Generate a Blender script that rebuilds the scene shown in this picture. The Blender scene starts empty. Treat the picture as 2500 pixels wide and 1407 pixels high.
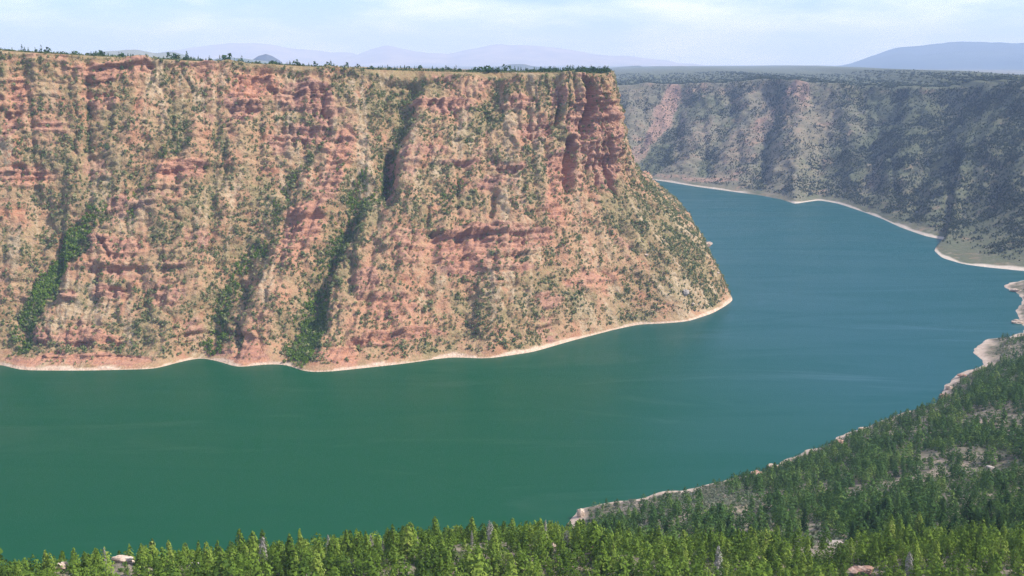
# A reservoir bending round a red sandstone mesa, seen from the opposite canyon rim.
import bpy, math, random
import numpy as np

random.seed(7)
RNG = np.random.default_rng(11)
C = bpy.context.scene.collection
SC = bpy.context.scene

# ------------------------------------------------------------------ camera geometry (metres; water level is z = 0)
PW, PH, F = 2500.0, 1407.0, 2681.0
CZ = 400.0
HOR = 158.0
PITCH = math.atan((PH / 2 - HOR) / F)
CP, SP = math.cos(PITCH), math.sin(PITCH)


def ray(px, py):
    cx = (np.asarray(px, float) - PW / 2) / F
    cy = (PH / 2 - np.asarray(py, float)) / F
    return cx, CP + cy * SP, -SP + cy * CP


def at_z(px, py, z=0.0):
    dx, dy, dz = ray(px, py)
    t = (z - CZ) / dz
    return np.stack([dx * t, dy * t, CZ + dz * t], -1)


def at_r(px, py, r):
    dx, dy, dz = ray(px, py)
    t = np.asarray(r, float) / np.hypot(dx, dy)
    return np.stack([dx * t, dy * t, CZ + dz * t], -1)


def project(P):
    x, y, z = P[..., 0], P[..., 1], P[..., 2] - CZ
    f = np.maximum(y * CP - z * SP, 1e-3)
    u = y * SP + z * CP
    return PW / 2 + F * x / f, PH / 2 - F * u / f


# ------------------------------------------------------------------ noise
def _h(ix, iy, iz, seed):
    n = (ix.astype(np.int64) * 374761393 + iy.astype(np.int64) * 668265263 + iz.astype(np.int64) * 1274126177 + seed * 974711) & 0xffffffff
    n = ((n ^ (n >> 13)) * 1274126177) & 0xffffffff
    n = ((n ^ (n >> 16)) * 2246822519) & 0xffffffff
    n = n ^ (n >> 15)
    return (n & 0xffffff) / float(0xffffff)


def vnoise(x, y, z=0.0, seed=0):
    x, y, z = np.broadcast_arrays(np.asarray(x, float), np.asarray(y, float), np.asarray(z, float))
    ix, iy, iz = np.floor(x), np.floor(y), np.floor(z)
    fx, fy, fz = x - ix, y - iy, z - iz
    fx, fy, fz = [f * f * f * (f * (f * 6 - 15) + 10) for f in (fx, fy, fz)]
    r = 0.0
    for a in (0, 1):
        wa = fx if a else 1 - fx
        for b in (0, 1):
            wb = fy if b else 1 - fy
            for c in (0, 1):
                wc = fz if c else 1 - fz
                r = r + wa * wb * wc * _h(ix + a, iy + b, iz + c, seed)
    return r


def fbm(x, y, z=0.0, seed=0, o=4, g=0.5):
    r, a, s = 0.0, 1.0, 0.0
    x, y, z = np.asarray(x, float), np.asarray(y, float), np.asarray(z, float)
    for k in range(o):
        r = r + a * vnoise(x, y, z, seed + 17 * k)
        s += a
        a *= g
        x, y, z = 1.73 * x + 1.07 * y + 5.2, 1.73 * y - 1.07 * x + 1.3, z * 2.03 + 7.7
    return r / s


def sst(a, b, x):
    t = np.clip((x - a) / (b - a), 0, 1)
    return t * t * (3 - 2 * t)


# ------------------------------------------------------------------ mesh helpers
def mesh_np(name, V, Fa, attrs=None, mat=None, smooth=False):
    V = np.asarray(V, np.float32)
    Fa = np.asarray(Fa, np.int32)
    k = Fa.shape[1]
    me = bpy.data.meshes.new(name)
    me.vertices.add(len(V))
    me.vertices.foreach_set('co', V.ravel())
    me.loops.add(Fa.size)
    me.loops.foreach_set('vertex_index', Fa.ravel())
    me.polygons.add(len(Fa))
    me.polygons.foreach_set('loop_start', np.arange(len(Fa), dtype=np.int32) * k)
    me.polygons.foreach_set('use_smooth', np.full(len(Fa), smooth))
    for an, av in (attrs or {}).items():
        at = me.attributes.new(an, 'FLOAT', 'POINT')
        at.data.foreach_set('value', np.asarray(av, np.float32).ravel())
    me.update()
    me.validate()
    if mat:
        me.materials.append(mat)
    return me


def obj(name, me, parent=None, loc=(0, 0, 0), rz=0.0, sc=1.0):
    o = bpy.data.objects.new(name, me)
    C.objects.link(o)
    o.location = loc
    o.rotation_euler = (0, 0, rz)
    o.scale = (sc, sc, sc) if np.isscalar(sc) else sc
    if parent:
        o.parent = parent
    return o


def tag(o, label=None, cat=None, group=None, kind=None):
    for k, v in (('label', label), ('category', cat), ('group', group), ('kind', kind)):
        if v:
            o[k] = v
    return o


def grid_faces(nu, nv):
    i, j = np.meshgrid(np.arange(nu - 1), np.arange(nv - 1), indexing='ij')
    a = i * nv + j
    return np.stack([a, a + nv, a + nv + 1, a + 1], -1).reshape(-1, 4)


# ------------------------------------------------------------------ materials
class NT:
    def __init__(s, name):
        s.m = bpy.data.materials.new(name)
        s.m.use_nodes = True
        s.t = s.m.node_tree
        s.t.nodes.clear()
        s.out = s.t.nodes.new('ShaderNodeOutputMaterial')

    def n(s, ty, **kw):
        nd = s.t.nodes.new(ty)
        for k, v in kw.items():
            setattr(nd, k, v)
        return nd

    def l(s, a, b):
        s.t.links.new(a, b)

    def put(s, sock, v):
        if hasattr(v, 'is_output'):
            s.l(v, sock)
        else:
            sock.default_value = v

    def attr(s, name):
        return s.n('ShaderNodeAttribute', attribute_name=name).outputs['Fac']

    def pos(s, scale=(1, 1, 1)):
        g = s.n('ShaderNodeNewGeometry')
        v = s.n('ShaderNodeVectorMath', operation='MULTIPLY')
        s.l(g.outputs['Position'], v.inputs[0])
        v.inputs[1].default_value = scale
        return v.outputs[0]

    def noise(s, vec, scale=1.0, detail=4, rough=0.55, dist=0.0):
        nd = s.n('ShaderNodeTexNoise')
        s.l(vec, nd.inputs['Vector'])
        nd.inputs['Scale'].default_value = scale
        nd.inputs['Detail'].default_value = detail
        nd.inputs['Roughness'].default_value = rough
        nd.inputs['Distortion'].default_value = dist
        return nd.outputs['Fac']

    def math(s, op, a, b=0.0, clamp=False):
        nd = s.n('ShaderNodeMath', operation=op)
        nd.use_clamp = clamp
        s.put(nd.inputs[0], a)
        s.put(nd.inputs[1], b)
        return nd.outputs[0]

    def ramp(s, fac, stops):
        nd = s.n('ShaderNodeValToRGB')
        e = nd.color_ramp.elements
        while len(e) < len(stops):
            e.new(0.5)
        for k, (p, c) in enumerate(stops):
            e[k].position = p
            e[k].color = (*c, 1) if len(c) == 3 else c
        s.l(fac, nd.inputs[0])
        return nd.outputs[0]

    def step(s, fac, a, b):
        nd = s.n('ShaderNodeMapRange', interpolation_type='SMOOTHSTEP')
        s.l(fac, nd.inputs['Value'])
        nd.inputs['From Min'].default_value = a
        nd.inputs['From Max'].default_value = b
        return nd.outputs['Result']

    def mix(s, f, a, b):
        nd = s.n('ShaderNodeMix', data_type='RGBA')
        s.put(nd.inputs[0], f)
        s.put(nd.inputs[6], a if hasattr(a, 'is_output') else (*a, 1))
        s.put(nd.inputs[7], b if hasattr(b, 'is_output') else (*b, 1))
        return nd.outputs[2]

    def bump(s, h, strength, dist):
        nd = s.n('ShaderNodeBump')
        nd.inputs['Strength'].default_value = strength
        nd.inputs['Distance'].default_value = dist
        s.l(h, nd.inputs['Height'])
        return nd.outputs[0]

    def bsdf(s, col, rough=0.9, normal=None, spec=0.2):
        b = s.n('ShaderNodeBsdfPrincipled')
        s.put(b.inputs['Base Color'], col if hasattr(col, 'is_output') else (*col, 1))
        s.put(b.inputs['Roughness'], rough)
        b.inputs['Specular IOR Level'].default_value = spec
        if normal is not None:
            s.l(normal, b.inputs['Normal'])
        s.l(b.outputs[0], s.out.inputs['Surface'])
        return b


def mat_mesa():
    t = NT('sandstone_and_scrub')
    p = t.pos()
    rock, veg, hue, beach = t.attr('rock'), t.attr('veg'), t.attr('hue'), t.attr('beach')
    n1 = t.noise(p, 0.028, 6, 0.62)
    n2 = t.noise(p, 0.16, 5, 0.65)
    ns = t.noise(t.pos((0.014, 0.014, 0.24)), 1.0, 6, 0.6, 0.4)      # strata
    nd = t.noise(p, 0.42, 3, 0.6)
    soil = t.ramp(n1, [(0.3, (0.30, 0.215, 0.12)), (0.44, (0.385, 0.255, 0.145)), (0.54, (0.41, 0.235, 0.14)), (0.68, (0.41, 0.195, 0.115))])
    soil = t.mix(t.math('MULTIPLY', hue, 0.75), soil, t.ramp(n2, [(0.3, (0.47, 0.215, 0.13)), (0.65, (0.50, 0.28, 0.175))]))
    soil = t.mix(t.math('MULTIPLY', t.step(n2, 0.48, 0.70), 0.5), soil, (0.45, 0.35, 0.19))
    soil = t.mix(t.math('MULTIPLY', t.step(nd, 0.54, 0.68), 0.4), soil, (0.22, 0.15, 0.08))
    rk = t.ramp(ns, [(0.28, (0.16, 0.085, 0.08)), (0.40, (0.34, 0.175, 0.125)), (0.50, (0.47, 0.265, 0.18)), (0.58, (0.32, 0.165, 0.125)), (0.72, (0.52, 0.32, 0.225))])
    rk = t.mix(t.math('MULTIPLY', hue, t.math('MULTIPLY', t.step(n2, 0.35, 0.7), 0.6)), rk, (0.56, 0.24, 0.12))
    rk = t.mix(t.math('MULTIPLY', t.step(n1, 0.55, 0.72), 0.5), rk, (0.24, 0.12, 0.105))
    rmask = t.step(t.math('ADD', rock, t.math('MULTIPLY', t.math('SUBTRACT', t.noise(p, 0.075, 7, 0.72), 0.5), 1.9)), 0.38, 0.72)
    col = t.mix(t.math('MULTIPLY', rmask, 0.9), soil, rk)
    green = t.ramp(n2, [(0.3, (0.07, 0.10, 0.035)), (0.5, (0.12, 0.15, 0.055)), (0.7, (0.20, 0.21, 0.10))])
    vmask = t.step(t.math('ADD', veg, t.math('MULTIPLY', t.math('SUBTRACT', t.noise(p, 0.09, 6, 0.7), 0.5), 1.5)), 0.38, 0.75)
    col = t.mix(t.math('MULTIPLY', vmask, 0.42), col, green)
    col = t.mix(t.math('MULTIPLY', t.attr('chute'), t.step(n2, 0.35, 0.6)), col, (0.46, 0.35, 0.225))
    pale = t.ramp(n2, [(0.3, (0.50, 0.33, 0.23)), (0.7, (0.70, 0.56, 0.43))])
    col = t.mix(beach, col, pale)
    hgt = t.math('ADD', t.math('MULTIPLY', n2, 1.4), t.math('MULTIPLY', nd, 0.5))
    t.bsdf(col, 0.95, t.bump(hgt, 0.9, 3.0), 0.1)
    return t.m


def mat_far():
    t = NT('far_slope_scrub')
    p = t.pos()
    rock, veg, beach = t.attr('rock'), t.attr('veg'), t.attr('beach')
    n1, n2 = t.noise(p, 0.012, 6, 0.65), t.noise(p, 0.06, 5, 0.68)
    soil = t.ramp(n1, [(0.3, (0.14, 0.14, 0.095)), (0.55, (0.20, 0.175, 0.12)), (0.7, (0.31, 0.195, 0.135))])
    rk = t.ramp(n2, [(0.3, (0.25, 0.15, 0.115)), (0.7, (0.38, 0.25, 0.18))])
    col = t.mix(t.step(t.math('ADD', rock, t.math('MULTIPLY', t.math('SUBTRACT', n2, 0.5), 0.9)), 0.35, 0.7), soil, rk)
    green = t.ramp(n2, [(0.3, (0.055, 0.075, 0.040)), (0.7, (0.12, 0.13, 0.075))])
    col = t.mix(t.math('MULTIPLY', t.step(t.math('ADD', veg, t.math('MULTIPLY', t.math('SUBTRACT', n2, 0.5), 1.6)), 0.3, 0.75), 0.9), col, green)
    col = t.mix(beach, col, (0.50, 0.43, 0.36))
    t.bsdf(col, 0.95, t.bump(n2, 0.8, 6.0), 0.1)
    return t.m


def mat_near():
    t = NT('dry_forest_floor')
    p = t.pos()
    n1, n2, n3 = t.noise(p, 0.03, 5, 0.6), t.noise(p, 0.22, 5, 0.65), t.noise(p, 1.1, 4, 0.6)
    col = t.ramp(n1, [(0.32, (0.12, 0.105, 0.075)), (0.5, (0.22, 0.185, 0.145)), (0.66, (0.34, 0.265, 0.21))])
    col = t.mix(t.step(n2, 0.45, 0.62), col, (0.085, 0.10, 0.04))
    col = t.mix(t.math('MULTIPLY', t.step(n3, 0.55, 0.7), 0.5), col, (0.36, 0.30, 0.22))
    col = t.mix(t.attr('beach'), col, t.ramp(n2, [(0.3, (0.36, 0.26, 0.20)), (0.7, (0.58, 0.48, 0.39))]))
    t.bsdf(col, 0.95, t.bump(t.math('ADD', n2, n3), 0.6, 0.8), 0.1)
    return t.m


def mat_rock(name, a, b, c):
    t = NT(name)
    p = t.pos()
    n1, n2 = t.noise(t.pos((0.25, 0.25, 1.1)), 1.0, 6, 0.65, 0.5), t.noise(p, 1.6, 4, 0.6)
    col = t.ramp(n1, [(0.3, a), (0.5, b), (0.68, c)])
    t.bsdf(col, 0.9, t.bump(n2, 0.7, 0.35), 0.2)
    return t.m


def mat_leaf(name, stops, trans=0.25):
    t = NT(name)
    oi = t.n('ShaderNodeObjectInfo')
    v = t.math('ADD', t.math('MULTIPLY', t.attr('tint'), 0.75), t.math('MULTIPLY', t.math('SUBTRACT', oi.outputs['Random'], 0.30), 0.55))
    col = t.ramp(v, stops)
    b = t.n('ShaderNodeBsdfDiffuse')
    t.l(col, b.inputs[0])
    b.inputs[1].default_value = 0.6
    tr = t.n('ShaderNodeBsdfTranslucent')
    t.l(t.mix(0.5, col, (0.12, 0.16, 0.03)), tr.inputs[0])
    mx = t.n('ShaderNodeMixShader')
    mx.inputs[0].default_value = trans
    t.l(b.outputs[0], mx.inputs[1])
    t.l(tr.outputs[0], mx.inputs[2])
    t.l(mx.outputs[0], t.out.inputs['Surface'])
    return t.m


def mat_bark(name, a, b):
    t = NT(name)
    n = t.noise(t.pos((3, 3, 0.6)), 1.0, 4, 0.6)
    t.bsdf(t.ramp(n, [(0.35, a), (0.65, b)]), 0.95, t.bump(n, 0.6, 0.05), 0.1)
    return t.m


def mat_water():
    t = NT('lake_water')
    p = t.pos()
    # base colour graded by position: greener to the left, bluer right and farther out
    mottle = t.noise(t.pos((0.0011, 0.0016, 0)), 1.0, 3, 0.5)
    xy = t.n('ShaderNodeSeparateXYZ')
    t.l(p, xy.inputs[0])
    drift = t.math('ADD', t.math('MULTIPLY', xy.outputs[0], 0.0022), t.math('MULTIPLY', xy.outputs[1], 0.0002))
    f = t.step(t.math('ADD', drift, t.math('MULTIPLY', mottle, 0.5)), 0.35, 1.75)
    col = t.mix(f, (0.003, 0.064, 0.026), (0.004, 0.066, 0.070))
    rip = t.n('ShaderNodeTexNoise')
    t.l(t.pos((0.5, 0.9, 1)), rip.inputs['Vector'])
    rip.inputs['Scale'].default_value = 1.0
    rip.inputs['Detail'].default_value = 4
    wind = t.noise(t.pos((0.0030, 0.011, 0)), 1.0, 4, 0.6, 0.8)
    b = t.bsdf(col, t.math('ADD', 0.30, t.math('MULTIPLY', t.step(wind, 0.35, 0.75), 0.12)), t.bump(rip.outputs['Fac'], 0.18, 0.4), 0.16)
    t.l(t.math('ADD', 0.10, t.math('MULTIPLY', t.step(t.noise(t.pos((0.0022, 0.0085, 0)), 1.0, 5, 0.6, 1.2), 0.54, 0.82), 0.36)), b.inputs['Specular IOR Level'])
    b.inputs['IOR'].default_value = 1.33
    return t.m


def mat_hill(name, a, b):
    t = NT(name)
    n = t.noise(t.pos((0.0007, 0.0007, 0.004)), 1.0, 6, 0.62)
    t.bsdf(t.ramp(n, [(0.35, a), (0.65, b)]), 1.0, None, 0.0)
    return t.m


M_MESA, M_FAR, M_NEAR, M_WATER = mat_mesa(), mat_far(), mat_near(), mat_water()
M_PALE = mat_rock('pale_sandstone', (0.24, 0.17, 0.13), (0.50, 0.38, 0.29), (0.68, 0.57, 0.46))
M_PINK = mat_rock('pink_sandstone', (0.16, 0.09, 0.07), (0.33, 0.20, 0.15), (0.52, 0.38, 0.30))
M_GREYROCK = mat_rock('grey_sandstone', (0.18, 0.15, 0.13), (0.36, 0.31, 0.27), (0.55, 0.50, 0.45))
M_PINE = mat_leaf('olive_pine_needles', [(0.0, (0.040, 0.080, 0.018)), (0.3, (0.115, 0.190, 0.030)), (0.5, (0.19, 0.29, 0.045)), (0.75, (0.29, 0.37, 0.07)), (1.0, (0.38, 0.41, 0.12))])
M_DARK = mat_leaf('dark_conifer_needles', [(0.0, (0.015, 0.036, 0.018)), (0.35, (0.045, 0.10, 0.034)), (0.65, (0.11, 0.20, 0.052)), (1.0, (0.25, 0.33, 0.09))])
M_JUN = mat_leaf('juniper_scrub_leaves', [(0.0, (0.028, 0.052, 0.020)), (0.2, (0.060, 0.100, 0.036)), (0.42, (0.13, 0.175, 0.065)), (0.7, (0.27, 0.285, 0.125)), (1.0, (0.40, 0.37, 0.19))], 0.15)
M_FARLEAF = mat_leaf('far_scrub_leaves', [(0.0, (0.030, 0.048, 0.032)), (0.5, (0.062, 0.086, 0.052)), (1.0, (0.13, 0.14, 0.085))], 0.1)
M_SAGE = mat_leaf('grey_sage_leaves', [(0.0, (0.09, 0.115, 0.07)), (0.5, (0.21, 0.24, 0.16)), (1.0, (0.36, 0.37, 0.27))], 0.15)
M_TWIG = mat_leaf('bleached_twigs', [(0.0, (0.22, 0.20, 0.18)), (0.5, (0.36, 0.335, 0.30)), (1.0, (0.50, 0.47, 0.44))], 0.05)
M_BARK = mat_bark('pine_bark', (0.09, 0.06, 0.04), (0.20, 0.13, 0.085))
M_GREYBARK = mat_bark('weathered_grey_wood', (0.24, 0.22, 0.20), (0.44, 0.41, 0.38))


# ------------------------------------------------------------------ swept canyon walls
def resample(pts, step):
    pts = np.asarray(pts, float)
    d = np.r_[0, np.cumsum(np.linalg.norm(np.diff(pts[:, :2], axis=0), axis=1))]
    s = np.linspace(0, d[-1], max(2, int(d[-1] / step)))
    return np.stack([np.interp(s, d, pts[:, k]) for k in range(pts.shape[1])], -1)


def gsmooth(a, w):
    k = np.exp(-0.5 * (np.arange(-3 * w, 3 * w + 1) / w) ** 2)
    k /= k.sum()
    p = np.pad(a, ((3 * w, 3 * w), (0, 0)), mode='edge')
    # reflect about the ends so that they stay put
    p[:3 * w] = 2 * a[0] - a[1:3 * w + 1][::-1]
    p[-3 * w:] = 2 * a[-1] - a[-3 * w - 1:-1][::-1]
    return np.stack([np.convolve(p[:, i], k, 'valid') for i in range(a.shape[1])], -1)


def sweep_rails(shore_px, pairs, du, shore_smooth=3, rim_smooth=40):
    """Two rails: the shoreline at z = 0 and the rim; pairs = (shore pixel, rim pixel, rim distance)."""
    shore = at_z(np.array([p[0] for p in shore_px]), np.array([p[1] for p in shore_px]))
    shore = gsmooth(resample(shore, 4.0), shore_smooth)
    L = np.r_[0, np.cumsum(np.linalg.norm(np.diff(shore[:, :2], axis=0), axis=1))]
    ls, rims = [], []
    last = 0
    for sp, rp, rd in pairs:
        q = at_z(sp[0], sp[1])
        i = last + int(np.argmin(np.linalg.norm(shore[last:, :2] - q[:2], axis=1)))
        last = i
        ls.append(L[i])
        rims.append(at_r(rp[0], rp[1], rd))
    ls, rims = np.array(ls), np.array(rims)
    k = np.arange(len(pairs))
    kk = np.linspace(0, len(pairs) - 1, 3000)
    sl = np.interp(kk, k, ls)
    R = np.stack([np.interp(kk, k, rims[:, i]) for i in range(3)], -1)
    R = gsmooth(R, rim_smooth)
    sl = gsmooth(sl[:, None], rim_smooth)[:, 0]
    S = np.stack([np.interp(sl, L, shore[:, i]) for i in range(3)], -1)
    mid = 0.5 * (S + R)
    w = np.maximum(np.linalg.norm(np.diff(mid, axis=0), axis=1), 0.6 * np.linalg.norm(np.diff(S, axis=0), axis=1))
    a = np.r_[0, np.cumsum(w)]
    s = np.linspace(0, a[-1], int(a[-1] / du))
    kq = np.interp(s, a, kk)
    S = np.stack([np.interp(s, a, S[:, i]) for i in range(3)], -1)
    R = np.stack([np.interp(s, a, R[:, i]) for i in range(3)], -1)
    return S, R, s, kq


def normals(P):
    eu, ev = np.gradient(P, axis=0), np.gradient(P, axis=1)
    n = np.cross(eu, ev)
    n /= np.maximum(np.linalg.norm(n, axis=-1, keepdims=True), 1e-6)
    flip = np.sign((n[..., 2].mean()))
    return n * flip


def line_dist(px, py, line):
    """Distance (pixels of the survey picture) to a polyline and the side (+ right) of it."""
    best = np.full(px.shape, 1e9)
    side = np.zeros(px.shape)
    for (x0, y0), (x1, y1) in zip(line[:-1], line[1:]):
        vx, vy = x1 - x0, y1 - y0
        t = np.clip(((px - x0) * vx + (py - y0) * vy) / (vx * vx + vy * vy), 0, 1)
        ex, ey = px - (x0 + t * vx), py - (y0 + t * vy)
        d = np.hypot(ex, ey)
        m = d < best
        best = np.where(m, d, best)
        side = np.where(m, ex, side)
    return best, side


def blobs(px, py, lst):
    r = np.zeros(px.shape)
    for b in lst:
        cx, cy, rx, ry = b[:4]
        w = b[4] if len(b) > 4 else 1.0
        tl = b[5] if len(b) > 5 else 0.0            # lean: x shift per y
        d = np.hypot((px - cx - tl * (py - cy)) / rx, (py - cy) / ry)
        r = np.maximum(r, w * (1 - sst(0.65, 1.15, d)))
    return r


# ---- the mesa
MESA_SHORE = [(-760, 900), (-400, 893), (-150, 888), (0, 890), (50, 904), (130, 905), (210, 905), (300, 903), (380, 901), (430, 886), (490, 873), (540, 884), (580, 898), (640, 890),
              (690, 889), (720, 898), (748, 909), (800, 908), (850, 903), (980, 889), (1100, 872), (1190, 876), (1300, 860), (1400, 831), (1500, 805), (1560, 792),
              (1620, 790), (1680, 785), (1740, 765), (1770, 748), (1790, 733), (1776, 705), (1757, 672), (1744, 640), (1731, 606), (1706, 575), (1672, 540), (1630, 512), (1560, 490), (1450, 470), (1300, 455), (1100, 445)]
MESA_PAIRS = [((-760, 900), (-520, 92), 1735), ((-300, 893), (-60, 120), 1740), ((0, 890), (230, 137), 1745), ((380, 901), (640, 156), 1765),
              ((748, 909), (1000, 174), 1790), ((1000, 887), (1190, 179), 1800), ((1250, 867), (1340, 178), 1805), ((1450, 818), (1425, 179), 1815),
              ((1620, 790), (1470, 180), 1835), ((1740, 765), (1489, 180), 1865), ((1790, 733), (1496, 180), 1900), ((1757, 672), (1497, 181), 1945),
              ((1731, 606), (1496, 181), 2000), ((1672, 540), (1492, 181), 2080), ((1560, 490), (1470, 181), 2250), ((1300, 455), (1380, 180), 2500), ((1100, 445), (1250, 180), 2800)]
GULLIES = [  # polyline, width left, width right (px), depth (m), green
    ([(1010, 175), (985, 260), (955, 350), (935, 430), (880, 480), (835, 550), (790, 640), (765, 700), (745, 780), (720, 890)], 46, 30, 30, 1.0),
    ([(800, 300), (765, 350), (740, 400), (700, 450), (655, 560), (600, 640), (575, 700), (540, 780), (520, 860)], 36, 24, 16, 0.75),
    ([(500, 230), (470, 290), (440, 350), (370, 380), (330, 430), (300, 520)], 30, 22, 12, 0.7),
    ([(240, 500), (200, 560), (160, 620), (105, 690), (60, 760), (30, 850)], 34, 24, 13, 0.9),
    ([(372, 160), (345, 220), (315, 290), (290, 350)], 14, 12, 8, 0.2),
    ([(545, 290), (540, 400), (535, 500), (528, 610)], 12, 10, 9, 0.35),
    ([(70, 140), (45, 230), (20, 300), (0, 360)], 22, 16, 9, 0.2),
    ([(1215, 190), (1195, 260), (1150, 340), (1120, 420), (1095, 500)], 30, 22, 9, 0.65),
    ([(230, 160), (215, 260), (200, 350), (150, 450), (110, 560)], 26, 20, 8, 0.5),
    ([(640, 300), (600, 400), (570, 470)], 20, 18, 7, 0.4),
    ([(-150, 200), (-210, 400), (-300, 650), (-380, 880)], 40, 30, 20, 0.7),
    ([(590, 770), (578, 830), (570, 892)], 12, 6, 9, 0.3),
    ([(1385, 470), (1420, 560), (1490, 640), (1580, 720), (1640, 775)], 26, 26, 4, 0.1),
    ([(380, 620), (350, 700), (330, 800)], 22, 20, 5, 0.3),
]
CREVICES = [([(1441, 202), (1447, 260), (1438, 330)], 15, 36), ([(1397, 340), (1399, 400), (1395, 460)], 12, 30), ([(1470, 210), (1476, 300), (1474, 400)], 6, 14), ([(1372, 220), (1368, 300)], 6, 10), ([(1440, 350), (1442, 420)], 6, 9),
            ([(1478, 230), (1488, 330), (1492, 420)], 7, 6), ([(1352, 240), (1345, 330), (1330, 400)], 8, 5), ([(1210, 470), (1200, 520)], 9, 8), ([(1050, 500), (1045, 545)], 8, 6),
            ([(950, 360), (946, 430), (955, 480)], 22, 24), ([(856, 625), (850, 695)], 15, 8), ([(232, 572), (262, 615)], 5, 6), ([(575, 800), (573, 885)], 7, 7), ([(742, 320), (735, 345)], 9, 8), ([(790, 215), (785, 265)], 8, 8),
            ([(710, 300), (715, 350)], 6, 6), ([(760, 205), (758, 240)], 6, 5)]
LEDGES = [  # lip polyline, step (m)
    ([(1048, 560), (1120, 566), (1195, 560)], 9), ([(1195, 628), (1330, 612)], 4), ([(990, 243), (1060, 240), (1135, 236)], 6), ([(1225, 255), (1290, 252)], 6),
    ([(1058, 392), (1140, 386)], 4), ([(1180, 398), (1290, 402)], 4), ([(1300, 300), (1360, 295)], 3), ([(240, 515), (325, 494)], 5), ([(345, 425), (440, 405)], 4), ([(205, 700), (310, 690)], 4), ([(210, 715), (320, 708)], 4),
    ([(118, 705), (165, 698)], 3), ([(20, 896), (150, 897)], 5), ([(150, 895), (300, 892)], 3), ([(765, 893), (870, 872)], 5), ([(480, 862), (540, 860)], 7), ([(585, 884), (650, 876)], 4),
    ([(865, 690), (925, 684)], 4), ([(868, 715), (920, 708)], 4), ([(862, 665), (915, 660)], 3), ([(850, 830), (1000, 805), (1105, 792)], 3), ([(660, 210), (790, 214)], 6), ([(690, 300), (790, 300)], 4),
    ([(560, 250), (650, 248)], 3), ([(95, 835), (270, 845)], 3), ([(195, 585), (260, 578)], 5), ([(1060, 325), (1200, 330)], 3), ([(1010, 300), (1090, 305)], 3), ([(1200, 700), (1300, 690)], 2), ([(460, 390), (640, 400)], 2), ([(0, 440), (100, 430)], 4), ([(140, 320), (260, 310)], 3)]
ROCKS = [(620, 200, 62, 32, 1), (600, 245, 50, 40, .9), (735, 225, 75, 38, 1), (785, 265, 22, 55, 1), (750, 315, 60, 30, .9), (830, 350, 42, 55, .8), (805, 430, 40, 70, .75, -.3), (730, 545, 60, 70, .8, -.4), (690, 615, 55, 35, .55),
         (250, 175, 95, 30, .7), (310, 160, 75, 22, .7), (240, 240, 50, 28, .7), (45, 225, 18, 65, .8, -.2), (12, 310, 12, 50, .8), (130, 312, 65, 20, .6), (60, 432, 75, 25, .75), (290, 492, 55, 20, .85), (430, 408, 62, 24, .75), (475, 392, 30, 14, .7),
         (225, 588, 32, 28, 1), (295, 600, 58, 36, .85), (250, 645, 62, 20, .6), (145, 710, 32, 16, .9), (262, 706, 55, 20, 1), (200, 815, 95, 30, .85), (90, 812, 34, 26, .85),
         (195, 878, 195, 18, 1), (530, 858, 34, 12, 1), (605, 868, 55, 24, 1), (620, 835, 40, 20, .7), (825, 868, 62, 22, 1), (900, 830, 75, 20, .8), (1000, 808, 110, 13, .9, 0), (960, 745, 80, 40, .6),
         (1120, 600, 85, 50, .9), (1265, 580, 90, 52, .9), (1190, 648, 140, 20, .8), (1365, 235, 22, 36, .8), (1450, 310, 70, 120, .8), (1480, 400, 40, 70, .8), (1370, 400, 40, 55, .95), (1360, 485, 32, 55, .75),
         (1440, 690, 62, 28, .7, -.6), (1350, 738, 36, 20, .7), (1085, 245, 100, 22, .9), (1260, 245, 60, 18, .8), (1050, 350, 50, 20, .7), (1005, 395, 38, 60, .6), (1190, 440, 36, 14, .7), (895, 680, 34, 45, .9), (1000, 600, 60, 60, .55), (1110, 385, 60, 12, .7), (1240, 400, 60, 14, .7),
         (1190, 560, 60, 14, .9), (950, 420, 20, 60, .9), (470, 560, 22, 22, .6), (510, 570, 20, 40, .6), (420, 640, 50, 20, .45), (1290, 310, 60, 20, .6), (1110, 700, 110, 24, .4), (690, 330, 40, 30, .7), (1420, 560, 50, 40, .4)]
GREENS = [(920, 250, 60, 85, .9, -.3), (1010, 188, 110, 18, .8), (1205, 262, 55, 45, .9, -.3), (1150, 320, 40, 50, .7, -.4), (80, 160, 70, 30, .7), (440, 300, 45, 45, .8, -.5), (395, 345, 55, 40, .75), (862, 450, 40, 60, 1, -.4), (542, 330, 16, 60, .9),
          (585, 570, 60, 60, .6, -.4), (540, 760, 52, 60, .8, -.3), (300, 262, 32, 60, .8, -.4), (225, 310, 34, 70, .6), (1640, 600, 105, 135, 1, .55), (1550, 520, 90, 100, .95, .6), (1680, 690, 100, 75, 1, .5), (1560, 700, 80, 60, .6, .5), (40, 620, 45, 70, .5), (100, 670, 60, 60, .55, -.6), (340, 450, 40, 60, .5, -.4),
          (880, 540, 60, 70, .8, -.5), (820, 650, 50, 60, .75, -.4), (740, 800, 34, 90, 1, -.2), (900, 780, 60, 30, .45), (480, 470, 40, 60, .5), (1130, 470, 60, 25, .6), (1250, 470, 60, 25, .5), (1060, 430, 40, 60, .5), (1290, 210, 80, 24, .65), (850, 210, 45, 40, .6), (640, 500, 40, 80, .5, -.4), (60, 300, 34, 60, .5), (420, 180, 60, 24, .6), (1220, 720, 90, 30, .4), (1120, 820, 90, 30, .35), (450, 640, 60, 60, .5)]
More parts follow.
